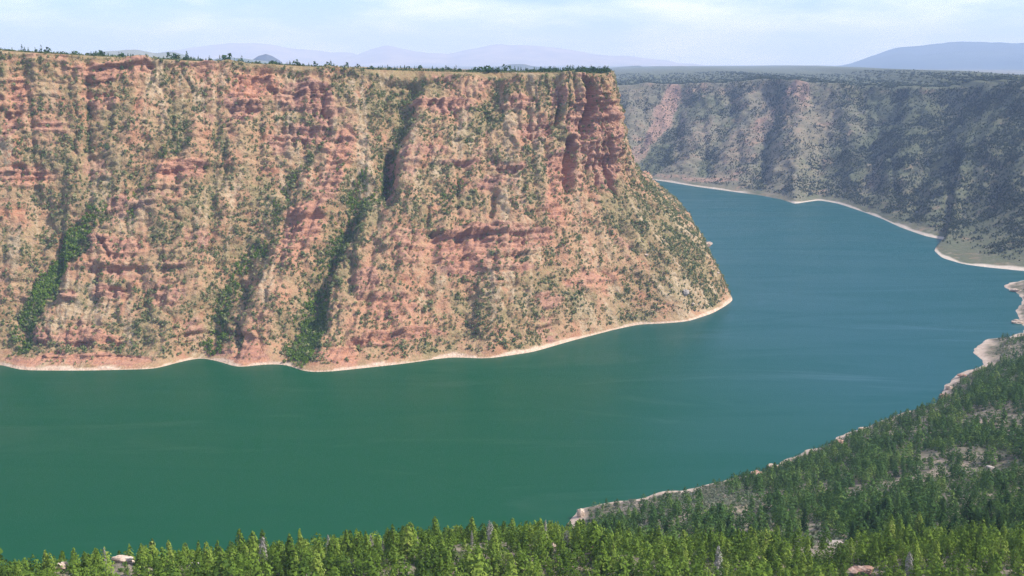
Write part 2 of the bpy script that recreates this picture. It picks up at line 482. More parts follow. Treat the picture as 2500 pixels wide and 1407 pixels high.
ORANGE = [(620, 200, 75, 45), (45, 230, 40, 90), (195, 878, 210, 25), (250, 190, 130, 60, .7), (950, 780, 150, 70, .8), (1370, 470, 45, 90, .9), (830, 380, 60, 90, .7), (730, 560, 80, 90, .7), (605, 865, 60, 40), (470, 200, 60, 40, .6), (210, 815, 120, 45, .8), (290, 600, 80, 50, .6), (830, 865, 90, 35), (1450, 690, 80, 40, .8), (410, 410, 90, 40, .7), (1190, 620, 220, 70, .55), (60, 430, 90, 40, .6), (640, 700, 60, 90, .4), (870, 450, 40, 90, .7, -.4)]


def build_mesa():
    S, R, s, kq = sweep_rails(MESA_SHORE, MESA_PAIRS, 1.9)
    NV = 250
    v = np.linspace(0, 1, NV)
    tA = np.interp(v, [0, .015, .05, .3, .6, .85, 1], [0, .03, .085, .37, .66, .88, 1])
    tB = np.interp(v, [0, .015, .05, .24, .38, .55, .75, 1], [0, .02, .05, .23, .50, .79, .90, 1])
    tB = gsmooth(tB[:, None], 4)[:, 0]
    tB[0], tB[-1] = 0, 1
    nose = (sst(5.5, 8.0, kq) * (1 - sst(13.5, 15, kq)))[:, None]
    t = (1 - nose) * tA[None] + nose * tB[None]
    P = S[:, None, :] + (R - S)[:, None, :] * t[..., None]
    P[..., 2] = R[:, None, 2] * v[None]
    N = normals(P)
    N = gsmooth(N.reshape(len(S), -1), 8).reshape(N.shape)
    N /= np.linalg.norm(N, axis=-1, keepdims=True)
    px, py = project(P)
    back = sst(11.5, 13.0, kq)[:, None] * np.ones_like(px)        # the side turned away
    wx = px + 26 * (fbm(px / 60, py / 60, 0, 3, 4) - .5) * 2
    wy = py + 18 * (fbm(px / 60, py / 60, 0, 4, 4) - .5) * 2
    a, z = s[:, None] + 0 * px, P[..., 2]
    fr = 1 - back
    carve = np.zeros_like(px)
    green = np.zeros_like(px)
    for line, wl, wr, dep, g in GULLIES:
        d, sd = line_dist(wx, wy, line)
        w = np.where(sd > 0, wr, wl) * .82
        q = np.exp(-(d / w) ** 2)
        carve += (.55 if dep < 25 else .85) * dep * q * fr
        green = np.maximum(green, g * np.exp(-(d / (w * 0.95)) ** 2) * fr)
    for line, w, dep in CREVICES:
        d, sd = line_dist(px + 0.2 * (wx - px), py + .2 * (wy - py), line)
        carve += dep * (1 - sst(0.35, 1.15, d / w)) * fr
    rock = blobs(wx, wy, ROCKS) * fr
    veg = np.maximum(blobs(wx, wy, GREENS) * fr, green)
    hue = blobs(wx, wy, ORANGE) * fr
    patch = fbm(P[..., 0] / 60, P[..., 1] / 60, z / 45, 21, 5)
    rock = np.clip(rock + 0.6 * sst(.56, .70, patch) * (1 - veg), 0, 1)
    rock = np.maximum(rock, back * sst(.5, .62, patch))
    veg = np.clip(np.maximum(veg, .22 + .75 * sst(.42, .62, fbm(P[..., 0] / 45, P[..., 1] / 45, z / 60, 33, 5)) * .6) * (1 - .75 * rock), 0, 1)
    step = np.zeros_like(px)
    for line, h in LEDGES:
        d, sd = line_dist(px, py, line)
        xs = [q[0] for q in line]
        yl = np.interp(px, xs, [q[1] for q in line])
        yl = yl + 5 * (fbm(px / 22, 0 * px, 0, 9, 3) - .5) * 2
        inx = sst(xs[0] - 14, xs[0] + 8, px) * (1 - sst(xs[-1] - 8, xs[-1] + 14, px))
        dy = py - yl
        e = np.where(dy < 0, .75 * np.exp(dy / 26), -.75 * np.exp(-dy / 11))
        step += h * e * inx * fr
    ribs = 1 - np.abs(2 * fbm((a + .25 * z) / 62, z / 330, 0, 41, 3) - 1)
    ribs2 = 1 - np.abs(2 * fbm((a + .3 * z) / 26 + 3 * patch, z / 150, 0, 43, 3) - 1)
    zz = z + 12 * (fbm(P[..., 0] / 170, P[..., 1] / 170, 0, 51, 3) - .5) * 2
    str1 = vnoise(0 * zz + .5, zz / 15, a / 260, 61)
    str2 = vnoise(0 * zz + .5, zz / 5.2, a / 90, 62)
    disp = 13 * (fbm(a / 150, z / 420, 0, 71, 3) - .5) * 2 - 8 * ribs ** 3 - 6 * ribs2 ** 4
    disp += 6 * (fbm(P[..., 0] / 30, P[..., 1] / 30, z / 30, 72, 4) - .5) * 2
    disp += 4.2 * (fbm(P[..., 0] / 9, P[..., 1] / 9, z / 6, 73, 4) - .5) * 2 * (.7 + .8 * rock)
    disp += (8 * (sst(.4, .6, str1) - .5) + 3.4 * (sst(.35, .65, str2) - .5)) * (.12 + rock)
    def ledge(period, amp, ph, seed, la):
        q = (zz + 9 * (fbm(a / 120, z / 80, 0, seed, 3) - .5)) / period + ph
        lay = np.floor(q)
        m = sst(.50, .64, fbm(a / la, lay * 3.7, 0, seed + 1, 3) + .12 * rock)
        return amp * (.5 - (q - lay)) * m
    talus = nose * sst(.62, .45, v)[None]
    prow = nose * sst(.48, .58, v)[None]
    lm = (1 - .8 * talus) * (1 - .6 * green) * (1 - .6 * prow)
    disp += (ledge(21, 5.0, .1, 351, 46) + ledge(9.3, 3.0, .37, 361, 24)) * lm * (.55 + .95 * rock)
    jn = fbm(a / 9 + .4 * patch, z / 260, 0, 371, 2)
    disp -= 5.5 * sst(.58, .64, jn) * (rock * .6 + 1.3 * prow) * (1 - back)
    disp += step - carve
    disp -= 1.9 * (1 - np.abs(2 * fbm((a + .3 * z + 6 * patch) / 11, z / 120, 0, 45, 2) - 1)) ** 5 * (1 - .5 * talus)
    disp *= sst(0, .028, v)[None] * (1 - .45 * sst(.97, 1.0, v)[None])
    disp *= 1 - .6 * nose * sst(.30, .05, v)[None]
    N[..., 2] *= sst(4, 40, z)
    P2 = P + N * disp[..., None]
    P2[..., 2] += (11 * (fbm(a / 55, 0 * a, 0, 77, 4) - .5) * 2) * sst(.85, 1, v)[None]
    P2[..., 2] = np.maximum(P2[..., 2], np.where(v[None] > 0, .35, 0))
    zb = 2.3 + 1.8 * nose + 4.6 * (fbm(a / 34, 0 * a, 0, 81, 4) - .5) * 2
    zb = np.maximum(zb, .5)
    beach = 1 - sst(zb * .75, zb * 1.15, P2[..., 2])
    # the plateau behind the rim and the skirt under the water
    nin = 14
    A = np.stack([np.interp(kq, [0, len(MESA_PAIRS) - 1], [-1100, -500]), np.interp(kq, [0, len(MESA_PAIRS) - 1], [4000, 3700]), np.full(len(kq), 392.0)], -1)
    fr_ = np.array([.006, .015, .03, .05, .08, .12, .17, .24, .33, .44, .57, .72, .87, 1.0])
    top = P2[:, -1:, :] + (A[:, None, :] - P2[:, -1:, :]) * fr_[None, :, None]
    top[..., 2] = R[:, None, 2] * (1 - fr_[None]) + A[:, None, 2] * fr_[None] + 5 * (fbm(top[..., 0] / 140, top[..., 1] / 140, 0, 85, 4) - .45) * 2 * np.minimum(1, fr_[None] * 20)
    out = N[:, :1].copy()
    out[..., 2] = 0
    out /= np.maximum(np.linalg.norm(out, axis=-1, keepdims=True), 1e-6)
    sk = P2[:, :1] + out * 18
    sk[..., 2] = -9
    A1 = np.concatenate([sk, P2, top], 1)

    def ext(f, lo, hi):
        return np.concatenate([np.full((len(S), 1), lo), f, np.broadcast_to(np.asarray(hi, float), (len(S), nin))], 1)
    cn = fbm((a + .32 * z + 14 * (fbm(px / 40, py / 40, 0, 7, 3) - .5)) / 17, z / 150, 0, 46, 2)
    chute = sst(.80, .95, 1 - np.abs(2 * cn - 1)) * sst(.42, .6, fbm(a / 60, z / 90, 0, 47, 3)) * (1 - .6 * rock)
    at = {'chute': ext(chute, 0, 0.), 'rock': ext(rock, 0, 0.), 'veg': ext(np.maximum(veg, .9 * sst(.975, 1, v)[None] * (1 - rock)), 0, 1.1), 'hue': ext(hue, 0, .2), 'beach': ext(beach, 1, 0.)}
    me = mesh_np('mesa', A1.reshape(-1, 3), grid_faces(*A1.shape[:2]), at, M_MESA, True)
    o = obj('cliff', me)
    tag(o, 'red sandstone mesa with terraced walls and green gullies rising over the green water', 'cliff', None, 'structure')
    return dict(chute=chute, P=P2, N=N, rock=rock, veg=veg, green=green, px=px, py=py, kq=kq, top=top, back=back, nose=nose, v=v)


FAR_SHORE = [(1100, 415), (1300, 420), (1480, 427), (1560, 435), (1620, 443), (1700, 456), (1780, 467), (1860, 478), (1910, 488), (1940, 498), (1965, 494), (2000, 489), (2045, 497), (2100, 515), (2150, 533), (2200, 556), (2260, 577), (2316, 588),
             (2288, 601), (2280, 612), (2300, 630), (2350, 645), (2400, 652), (2450, 657), (2500, 662), (2600, 668), (2750, 676), (2900, 690)]
FAR_PAIRS = [((1100, 415), (1150, 205), 4900), ((1300, 420), (1380, 205), 4800), ((1560, 435), (1600, 203), 4700), ((1780, 467), (1850, 196), 4500), ((1940, 498), (1950, 199), 4250), ((2100, 515), (2110, 217), 4150),
             ((2316, 588), (2330, 208), 3900), ((2280, 612), (2430, 204), 3750), ((2400, 652), (2570, 203), 3500), ((2600, 668), (2780, 203), 3300), ((2900, 690), (3150, 205), 3100)]
FAR_ROCK = [(1630, 240, 30, 60, .9, -.5), (1600, 310, 26, 60, .9, -.6), (1560, 370, 22, 40, .8, -.6), (1950, 220, 40, 30, .8), (1940, 260, 50, 40, .6), (1800, 350, 60, 50, .6, -.6), (1770, 420, 50, 24, .6), (1670, 400, 30, 40, .4, -.6), (1990, 300, 60, 90, .55, -.3), (1860, 300, 22, 60, .7, -.5), (1700, 330, 24, 60, .6, -.7), (2120, 420, 24, 70, .5, -.4), (1910, 420, 40, 30, .5, -.4), (2230, 400, 20, 80, .4, -.5), (1730, 437, 90, 10, .8), (1640, 430, 60, 8, .7), (1545, 300, 20, 60, .4), (2090, 300, 30, 60, .25), (2220, 556, 40, 10, .5), (1850, 240, 20, 24, .5)]
FAR_VEG = [(1600, 385, 40, 50, .9, -.6), (1730, 390, 26, 50, .7, -.6), (2250, 350, 200, 110, .8), (2080, 400, 60, 60, .7), (2420, 280, 120, 70, .8), (2400, 560, 90, 30, .7), (1720, 260, 60, 50, .6), (2200, 250, 120, 40, .8)]
FAR_GUL = [([(1660, 215), (1640, 300), (1590, 390), (1560, 432)], 34, 26, 34), ([(1790, 230), (1770, 330), (1720, 400), (1700, 452)], 30, 30, 26), ([(1890, 220), (1870, 330), (1850, 420), (1845, 474)], 30, 26, 26),
           ([(2010, 230), (2040, 350), (2010, 450), (1990, 485)], 36, 36, 18), ([(2180, 225), (2120, 340), (2110, 420), (2090, 505)], 44, 40, 36), ([(2330, 225), (2260, 380), (2210, 480), (2190, 548)], 50, 46, 40), ([(2500, 300), (2420, 430), (2360, 520), (2320, 588)], 50, 40, 40)]


def build_far():
    S, R, s, kq = sweep_rails(FAR_SHORE, FAR_PAIRS, 8.0, 3, 60)
    NV = 110
    v = np.linspace(0, 1, NV) ** 1.35
    t = np.interp(v, [0, .03, .3, .7, 1], [0, .05, .36, .76, 1])
    P = S[:, None, :] + (R - S)[:, None, :] * t[None, :, None]
    P[..., 2] = R[:, None, 2] * v[None]
    # the low spit: the foot of the wall lies flatter there
    spit = np.exp(-((kq - 7.6) / .75) ** 2)[:, None]
    P[..., 2] *= 1 - spit * .75 * (1 - sst(.15, .62, t))[None]
    N = normals(P)
    N = gsmooth(N.reshape(len(S), -1), 8).reshape(N.shape)
    N /= np.linalg.norm(N, axis=-1, keepdims=True)
    px, py = project(P)
    wx = px + 14 * (fbm(px / 40, py / 40, 0, 103, 4) - .5) * 2
    wy = py + 10 * (fbm(px / 40, py / 40, 0, 104, 4) - .5) * 2
    a, z = s[:, None] + 0 * px, P[..., 2]
    carve = np.zeros_like(px)
    gv = np.zeros_like(px)
    for line, wl, wr, dep in FAR_GUL:
        d, sd = line_dist(wx, wy, line)
        q = np.exp(-(d / np.where(sd > 0, wr, wl)) ** 2)
        carve += .5 * dep * q
        gv = np.maximum(gv, .6 * q)
    rock, veg = .72 * blobs(wx, wy, FAR_ROCK), np.maximum(np.maximum(blobs(wx, wy, FAR_VEG), gv), .35 + .3 * sst(1800, 2200, px))
    veg *= 1 - .8 * rock
    ribs = 1 - np.abs(2 * fbm((a + .4 * z) / 150, z / 500, 0, 141, 3) - 1)
    disp = 26 * (fbm(a / 330, z / 600, 0, 142, 3) - .5) * 2 - 8 * ribs ** 3 + 15 * (fbm(P[..., 0] / 70, P[..., 1] / 70, z / 70, 143, 4) - .5) * 2 - carve
    disp += 7 * (fbm(P[..., 0] / 22, P[..., 1] / 22, z / 22, 144, 3) - .5) * 2
    disp *= sst(0, .08, v)[None] * (1 - .6 * sst(.9, 1, v))[None] * (1 - .6 * spit * (1 - sst(.2, .5, v))[None])
    N[..., 2] *= sst(6, 70, z)
    P2 = P + N * disp[..., None]
    P2[..., 2] = np.maximum(P2[..., 2], np.where(v[None] > 0, .5, 0))
    P2[..., 2] += 22 * (fbm(a / 190, 0 * a, 0, 145, 5) - .5) * 2 * sst(.7, 1, v)[None]
    zb = (3.2 + 2.6 * (fbm(a / 60, 0 * a, 0, 181, 3) - .5) * 2) * (1 - .72 * spit)
    zb = np.maximum(zb, .6)
    gap = 1 - (sst(1800, 1840, px) * (1 - sst(1915, 1940, px)))
    beach = (1 - sst(zb * .7, zb * 1.2, P2[..., 2])) * gap
    # forested plateau running back from the rim
    fr_ = np.array([.01, .03, .06, .1, .16, .24, .34, .46, .6, .8, 1.0])
    Bk = np.stack([R[:, 0] * 2.6, np.full(len(R), 17000.0), np.full(len(R), 0.)], -1)
    top = P2[:, -1:, :] + (Bk[:, None, :] - P2[:, -1:, :]) * fr_[None, :, None]
    zend = np.interp(R[:, 0] / R[:, 1], [.07, .13, .2, .47], [296, 360, 378, 384])
    top[..., 2] = P2[:, -1:, 2] * (1 - fr_[None]) ** 1.5 + zend[:, None] * (1 - (1 - fr_[None]) ** 1.5) + 9 * (fbm(top[..., 0] / 400, top[..., 1] / 400, 0, 185, 4) - .5) * 2
    out = N[:, :1].copy()
    out[..., 2] = 0
    out /= np.maximum(np.linalg.norm(out, axis=-1, keepdims=True), 1e-6)
    sk = P2[:, :1] + out * 30
    sk[..., 2] = -9
    A1 = np.concatenate([sk, P2, top], 1)
    nin = len(fr_)

    def ext(f, lo, hi):
        return np.concatenate([np.full((len(S), 1), lo), f, np.full((len(S), nin), hi)], 1)
    at = {'rock': ext(rock, 0, 0.), 'veg': ext(veg, 0, .95), 'beach': ext(beach, 1, 0.)}
    me = mesh_np('far_slope', A1.reshape(-1, 3), grid_faces(*A1.shape[:2]), at, M_FAR, True)
    o = obj('hillside', me)
    tag(o, 'hazy blue-green canyon wall across the far bend of the lake', 'hillside', None, 'structure')
    return dict(P=P2, veg=veg, rock=rock, px=px, py=py, top=top)


# ---- the near slope: thin plate surface through surveyed points
def build_near():
    pts = []

    def a(px, py, r):
        pts.append(at_r(px, py, r))

    def w(x, y, z):
        pts.append(np.array([x, y, z], float))
    for q in [(-300, 1450, 430), (0, 1414, 430), (300, 1404, 430), (600, 1372, 430), (900, 1352, 430), (1150, 1326, 430), (1350, 1326, 430), (1480, 1346, 430), (1620, 1385, 430), (1850, 1412, 425), (2150, 1412, 425), (2500, 1392, 430),
              (1600, 1300, 640), (1800, 1278, 680), (2000, 1245, 740), (2250, 1200, 800), (2500, 1150, 850), (1620, 1248, 810), (1900, 1180, 910), (2200, 1085, 1020), (2500, 985, 1120), (2000, 1330, 560), (2300, 1300, 600), (2500, 1260, 640), (1480, 1300, 720), (1700, 1340, 560), (2500, 900, 1330), (2700, 1300, 600), (2700, 1000, 1100), (2700, 860, 1500)]:
        a(*q)
    shore = [(1402, 1265), (1425, 1240), (1500, 1226), (1650, 1197), (1800, 1166), (1830, 1160), (1900, 1130), (2030, 1080), (2110, 1042), (2200, 1012), (2290, 985), (2306, 945), (2350, 912), (2402, 884), (2368, 862), (2400, 836), (2460, 822), (2492, 812), (2482, 775), (2492, 740), (2458, 700), (2500, 688), (2620, 680), (2760, 675)]
    for x, y in shore:
        pts.append(at_z(x, y, 0.0))
    for x, y in [(1385, 1215), (1480, 1190), (1640, 1150), (1800, 1115), (1900, 1085), (2030, 1030), (2180, 965), (2260, 940), (2300, 895), (2320, 850), (2380, 805), (2440, 775), (2430, 715), (2450, 672), (2560, 664), (2700, 662)]:
        q = at_z(x, y, 0.0)
        q[2] = -12
        pts.append(q)
    for px, r, z in [(-300, 560, 105), (-300, 690, 30), (-300, 780, -6), (0, 560, 110), (0, 680, 32), (0, 770, -5), (400, 560, 115), (400, 680, 35), (400, 770, -5), (800, 565, 118), (800, 690, 36), (800, 790, -5), (1150, 570, 120), (1150, 700, 38), (1150, 810, -4), (1300, 600, 118), (1320, 720, 50), (1330, 850, -1),
                     (0, 930, -16), (500, 930, -16), (1000, 960, -16), (1250, 1000, -16)]:
        dx, dy, dz = ray(px, 1000)
        h = math.hypot(dx, dy)
        w(dx / h * r, dy / h * r, z)
    for az in (-42, -25, -8, 8, 25, 42):
        for r, z in ((340, 214), (230, 262), (110, 335)):
            w(r * math.sin(math.radians(az)), r * math.cos(math.radians(az)), z)
    for q in [(0, 0, 392), (-300, -50, 388), (300, -50, 392), (0, -200, 402), (-600, 100, 330), (700, 100, 350), (-600, 500, 110), (-650, 700, 0), (900, 350, 280), (1300, 500, 300), (1300, 1000, 190), (1400, 1700, 120), (1200, 2000, 40), (1500, 2200, 60), (-700, 900, -16)]:
        w(*q)
    pts = np.array(pts)
    X, Z = pts[:, :2] / 500.0, pts[:, 2]

    def U(d2):
        return d2 * np.log(d2 + 1e-12) * .5
    n = len(X)
    d2 = ((X[:, None] - X[None]) ** 2).sum(-1)
    K = np.zeros((n + 3, n + 3))
    K[:n, :n] = U(d2) + np.eye(n) * 4e-4
    K[:n, n], K[:n, n + 1:] = 1, X
    K[n, :n], K[n + 1:, :n] = 1, X.T
    wts = np.linalg.solve(K, np.r_[Z, 0, 0, 0])

    def height(x, y, rough=True):
        x, y = np.asarray(x, float), np.asarray(y, float)
        sh = x.shape
        q = np.stack([x.ravel(), y.ravel()], -1) / 500.0
        r = np.zeros(len(q))
        for i in range(0, len(q), 20000):
            c = q[i:i + 20000]
            dd = ((c[:, None] - X[None]) ** 2).sum(-1)
            r[i:i + 20000] = U(dd) @ wts[:n] + wts[n] + c @ wts[n + 1:]
        r = r.reshape(sh)
        r = r + (fbm(x / 46, y / 46, 0, 201, 4) - .5) * 9 * sst(0, 18, r) + (fbm(x / 9, y / 9, 0, 202, 3) - .5) * 2.6 * sst(-1, 5, r) + (fbm(x / 24, y / 24, 0, 203, 3) - .5) * 5 * (1 - sst(8, 16, np.abs(r)))
        return r
    base = height

    def height(x, y):
        z = base(x, y)
        for kx, kr, kh, kw in ((302, 432, 6.0, 13.0), (152, 432, 3.6, 8.0), (470, 434, 3.6, 9.0)):
            q = at_r(kx, 1390, kr)
            z = z + kh * np.exp(-((x - q[0]) ** 2 + (y - q[1]) ** 2) / kw ** 2)
        return z
    gx, gy = np.arange(-720, 1520, 5.0), np.arange(-160, 2320, 5.0)
    GX, GY = np.meshgrid(gx, gy, indexing='ij')
    GZ = height(GX, GY)
    Fq = grid_faces(len(gx), len(gy))
    keep = GZ.ravel()[Fq].max(1) > -7
    zb = np.maximum(4.4 + 4.5 * (fbm(GX / 26, GY / 26, 0, 204, 3) - .5) * 2, .6) * np.interp(GY, [1150, 1800], [1, .42])
    beach = 1 - sst(zb * .6, zb * 1.3, GZ)
    me = mesh_np('near_slope', np.stack([GX, GY, GZ], -1).reshape(-1, 3), Fq[keep], {'beach': beach}, M_NEAR, True)
    o = obj('terrain', me)
    tag(o, 'near wooded slope running down to the lake', 'slope', None, 'structure')

    def hz(x, y):
        fx = np.clip((np.asarray(x) - gx[0]) / 5.0, 0, len(gx) - 1.001)
        fy = np.clip((np.asarray(y) - gy[0]) / 5.0, 0, len(gy) - 1.001)
        i, j = fx.astype(int), fy.astype(int)
        u, v = fx - i, fy - j
        return GZ[i, j] * (1 - u) * (1 - v) + GZ[i + 1, j] * u * (1 - v) + GZ[i, j + 1] * (1 - u) * v + GZ[i + 1, j + 1] * u * v
    return hz


# ------------------------------------------------------------------ foliage prototypes (unit sized), all numpy
def leaf_tris(c, size, outward=None, bias=0.4, rng=RNG):
    """One triangle round each centre c (n,3)."""
    n = len(c)
    d = rng.normal(size=(n, 3))
    if outward is not None:
        d = d * (1 - bias) + outward * bias * 2
    d /= np.linalg.norm(d, axis=1, keepdims=True)
    h = rng.normal(size=(n, 3))
    e1 = np.cross(d, h)
    e1 /= np.linalg.norm(e1, axis=1, keepdims=True)
    e2 = np.cross(d, e1)
    size = np.broadcast_to(size, (n,))[:, None]
    ang = rng.uniform(0, 6.28, (n, 1))
    V = []
    for k in range(3):
        t = ang + k * 2.094 + rng.uniform(-.3, .3, (n, 1))
        V.append(c + (e1 * np.cos(t) + e2 * np.sin(t)) * size * rng.uniform(.7, 1.25, (n, 1)))
    V = np.stack(V, 1).reshape(-1, 3)
    return V, np.arange(3 * n).reshape(n, 3)


def bush_proto(n, size, flat=.8):
    d = RNG.normal(size=(n, 3))
    d /= np.linalg.norm(d, axis=1, keepdims=True)
    lobes = RNG.normal(size=(4, 3))
    lobes /= np.linalg.norm(lobes, axis=1, keepdims=True)
    r = RNG.uniform(.45, .95, n) * (.8 + .35 * np.maximum(d @ lobes.T, 0).max(1))
    c = d * r[:, None] * np.array([.5, .5, .5 * flat]) + np.array([0, 0, .42 * flat])
    c[:, 2] = np.maximum(c[:, 2], .04)
    V, T = leaf_tris(c, size * RNG.uniform(.7, 1.3, n), d, .6)
    t = np.repeat(np.clip(RNG.uniform(.2, .8, n), 0, 1), 3)
    return V, T, t


def conifer_proto(n, size, wid=.24, base=.08, shape=.8):
    """Crown only, height 1: tufts along drooping branches, irregular outline."""
    h = base + (1 - base) * RNG.beta(1.1, 1.5, n)
    k = RNG.integers(0, 9, n)
    az = k * .698 + (h * 37).astype(int) * 1.9 + RNG.normal(0, .25, n)
    gap = .62 + .38 * vnoise(h * 7, az * 1.2, 0, int(RNG.integers(1e6)))
    rad = wid * ((1 - h) / (1 - base)) ** shape * gap * (1.25 if wid < .2 else 1.1)
    bulge = np.minimum(1, (h - base) / .12 + .45)
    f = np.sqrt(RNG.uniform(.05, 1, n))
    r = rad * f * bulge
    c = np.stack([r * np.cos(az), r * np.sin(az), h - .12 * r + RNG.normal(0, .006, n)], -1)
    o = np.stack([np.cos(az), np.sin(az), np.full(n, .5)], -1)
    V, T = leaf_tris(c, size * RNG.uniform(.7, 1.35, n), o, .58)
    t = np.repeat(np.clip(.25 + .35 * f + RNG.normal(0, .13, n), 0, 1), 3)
    tip, tt = leaf_tris(np.stack([np.zeros(4), np.zeros(4), np.array([.93, .96, .985, 1.0])], -1), size * .5)
    return np.concatenate([V, tip]), np.concatenate([T, tt + len(V)]), np.r_[t, np.full(12, .6)]


def tube(path, radii, sides=6):
    path = np.asarray(path, float)
    V, Q = [], []
    for i, (p, r) in enumerate(zip(path, radii)):
        d = path[min(i + 1, len(path) - 1)] - path[max(i - 1, 0)]
        d /= np.linalg.norm(d)
        e = np.cross(d, [.31, .95, .1])
        e /= np.linalg.norm(e)
        g = np.cross(d, e)
        for k in range(sides):
            a = 2 * math.pi * k / sides
            V.append(p + (e * math.cos(a) + g * math.sin(a)) * r)
    for i in range(len(path) - 1):
        for k in range(sides):
            a, b = i * sides + k, i * sides + (k + 1) % sides
            Q.append((a, b, b + sides, a + sides))
    return np.array(V), np.array(Q)


def cat(parts):
    V, Q, n = [], [], 0
    for v, q in parts:
        V.append(v)
        Q.append(q + n)
        n += len(v)
    return np.concatenate(V), np.concatenate(Q)


def trunk_proto(limbs, wid, r0=.016, bend=.012, lo=.12):
    b = RNG.normal(0, bend, (6, 2)).cumsum(0)
    hs = np.linspace(0, .97, 6)
    path = np.stack([b[:, 0] - b[0, 0], b[:, 1] - b[0, 1], hs], -1)
    parts = [tube(path, r0 * (1 - hs * .9), 7)]
    for k in range(limbs):
        h = RNG.uniform(lo, .9)
        az = RNG.uniform(0, 6.28)
        ln = wid * (1 - h) ** .7 * RNG.uniform(.6, 1.1)
        p0 = np.array([np.interp(h, hs, path[:, 0]), np.interp(h, hs, path[:, 1]), h])
        d = np.array([math.cos(az), math.sin(az), RNG.uniform(-.1, .35)])
        parts.append(tube([p0, p0 + d * ln * .5, p0 + d * ln + np.array([0, 0, .02])], [r0 * .35 * (1 - h * .6), r0 * .22, r0 * .06], 4))
    return cat(parts)


def scatter(name, protos, pos, sc, tint, mat, label, cat_, group=None, kind='stuff'):
    """Merge copies of the prototypes into one mesh (growth nobody could count)."""
    pos, tint = np.asarray(pos), np.asarray(tint)
    n = len(pos)
    which = RNG.integers(0, len(protos), n)
    sc = np.asarray(sc, float)
    if sc.ndim == 1:
        sc = np.stack([sc, sc, sc], -1)
    VV, TT, AA, off = [], [], [], 0
    for w, (V, T, t) in enumerate(protos):
        m = which == w
        k = int(m.sum())
        if not k:
            continue
        a = RNG.uniform(0, 6.28, k)
        ca, sa = np.cos(a)[:, None], np.sin(a)[:, None]
        s = sc[m]
        X = (V[None, :, 0] * ca - V[None, :, 1] * sa) * s[:, :1]
        Y = (V[None, :, 0] * sa + V[None, :, 1] * ca) * s[:, 1:2]
        Z = V[None, :, 2] * s[:, 2:]
        P = np.stack([X, Y, Z], -1) + pos[m][:, None]
        VV.append(P.reshape(-1, 3))
        TT.append((T[None] + (np.arange(k) * len(V))[:, None, None] + off).reshape(-1, 3))
        AA.append(np.clip(t[None] * .5 + tint[m][:, None], 0, 1).ravel())
        off += k * len(V)
    me = mesh_np(name, np.concatenate(VV), np.concatenate(TT), {'tint': np.concatenate(AA)}, mat)
    o = obj(name, me)
    tag(o, label, cat_, group, kind)
    return o


# ------------------------------------------------------------------ build the setting
mesa = build_mesa()
far = build_far()
hz = build_near()


def pick_grid(d, n, dens):
    P = d['P']
    e = np.linalg.norm(np.cross(P[1:, :-1] - P[:-1, :-1], P[:-1, 1:] - P[:-1, :-1]), axis=-1)
    p = (e * dens[:-1, :-1]).ravel()
    c = np.cumsum(p)
    q = np.searchsorted(c, RNG.uniform(0, c[-1], n))
    i, j = np.divmod(q, P.shape[1] - 1)
    u, v = RNG.random(n)[:, None], RNG.random(n)[:, None]
    pos = P[i, j] * (1 - u) * (1 - v) + P[i + 1, j] * u * (1 - v) + P[i, j + 1] * (1 - u) * v + P[i + 1, j + 1] * u * v
    return pos, i, j


# scrub on the mesa
P = mesa['P']
cl = fbm(P[..., 0] / 26, P[..., 1] / 26, P[..., 2] / 26, 301, 3)
dens = (.42 + .9 * mesa['veg'] ** 1.2) * (.45 + 1.2 * sst(.38, .62, cl)) * (1 - .70 * np.clip(mesa['rock'] * 1.1, 0, 1)) * sst(4, 8, P[..., 2]) * (1 - .45 * mesa['back']) * (1 - .7 * mesa['chute'])
pos, i, j = pick_grid(mesa, 56000, dens)
vg, gg = mesa['veg'][i, j], mesa['green'][i, j]
size = np.clip(RNG.lognormal(1.08, .38, len(pos)), 1.6, 7.5) * (1 + .4 * gg * RNG.random(len(pos)))
ti = np.clip(RNG.normal(.05, .13, len(pos)) + .5 * (RNG.random(len(pos)) < .24) * (1 - gg), -.2, .65)
BUSH = [bush_proto(20, .24, 1.1) for _ in range(8)]
pos = pos - np.array([0, 0, .3])
scatter('juniper_scrub', BUSH, pos, np.stack([size, size, size * RNG.uniform(.8, 1.25, len(size))], -1), ti, M_JUN, 'dark juniper and dry brush dotted over the red mesa walls', 'scrub')
# brighter broadleaf growth down the wet gullies
dg = np.where(mesa['green'] > .5, mesa['green'], 0) * sst(.75, .1, P[..., 2] / 400) * (sst(.35, .55, cl) + .3)
wet = (.25 + 1.2 * sst(.36, .6, cl)) * blobs(mesa['px'] + 24 * (cl - .5), mesa['py'], [(748, 790, 24, 115, 1, -.17), (125, 655, 24, 130, .6, -.62), (868, 452, 16, 50, .25, -.5)]) * (1 - mesa['back'])
pos, i, j = pick_grid(mesa, 3600, dg * .5 + 1.6 * wet + 1e-9)
size = RNG.uniform(2.8, 5.6, len(pos))
scatter('gully_thicket', BUSH, pos, np.stack([size, size, size * 1.2], -1), RNG.uniform(.0, .5, len(pos)), M_PINE, 'bright green thicket filling the damp gullies of the mesa', 'thicket')
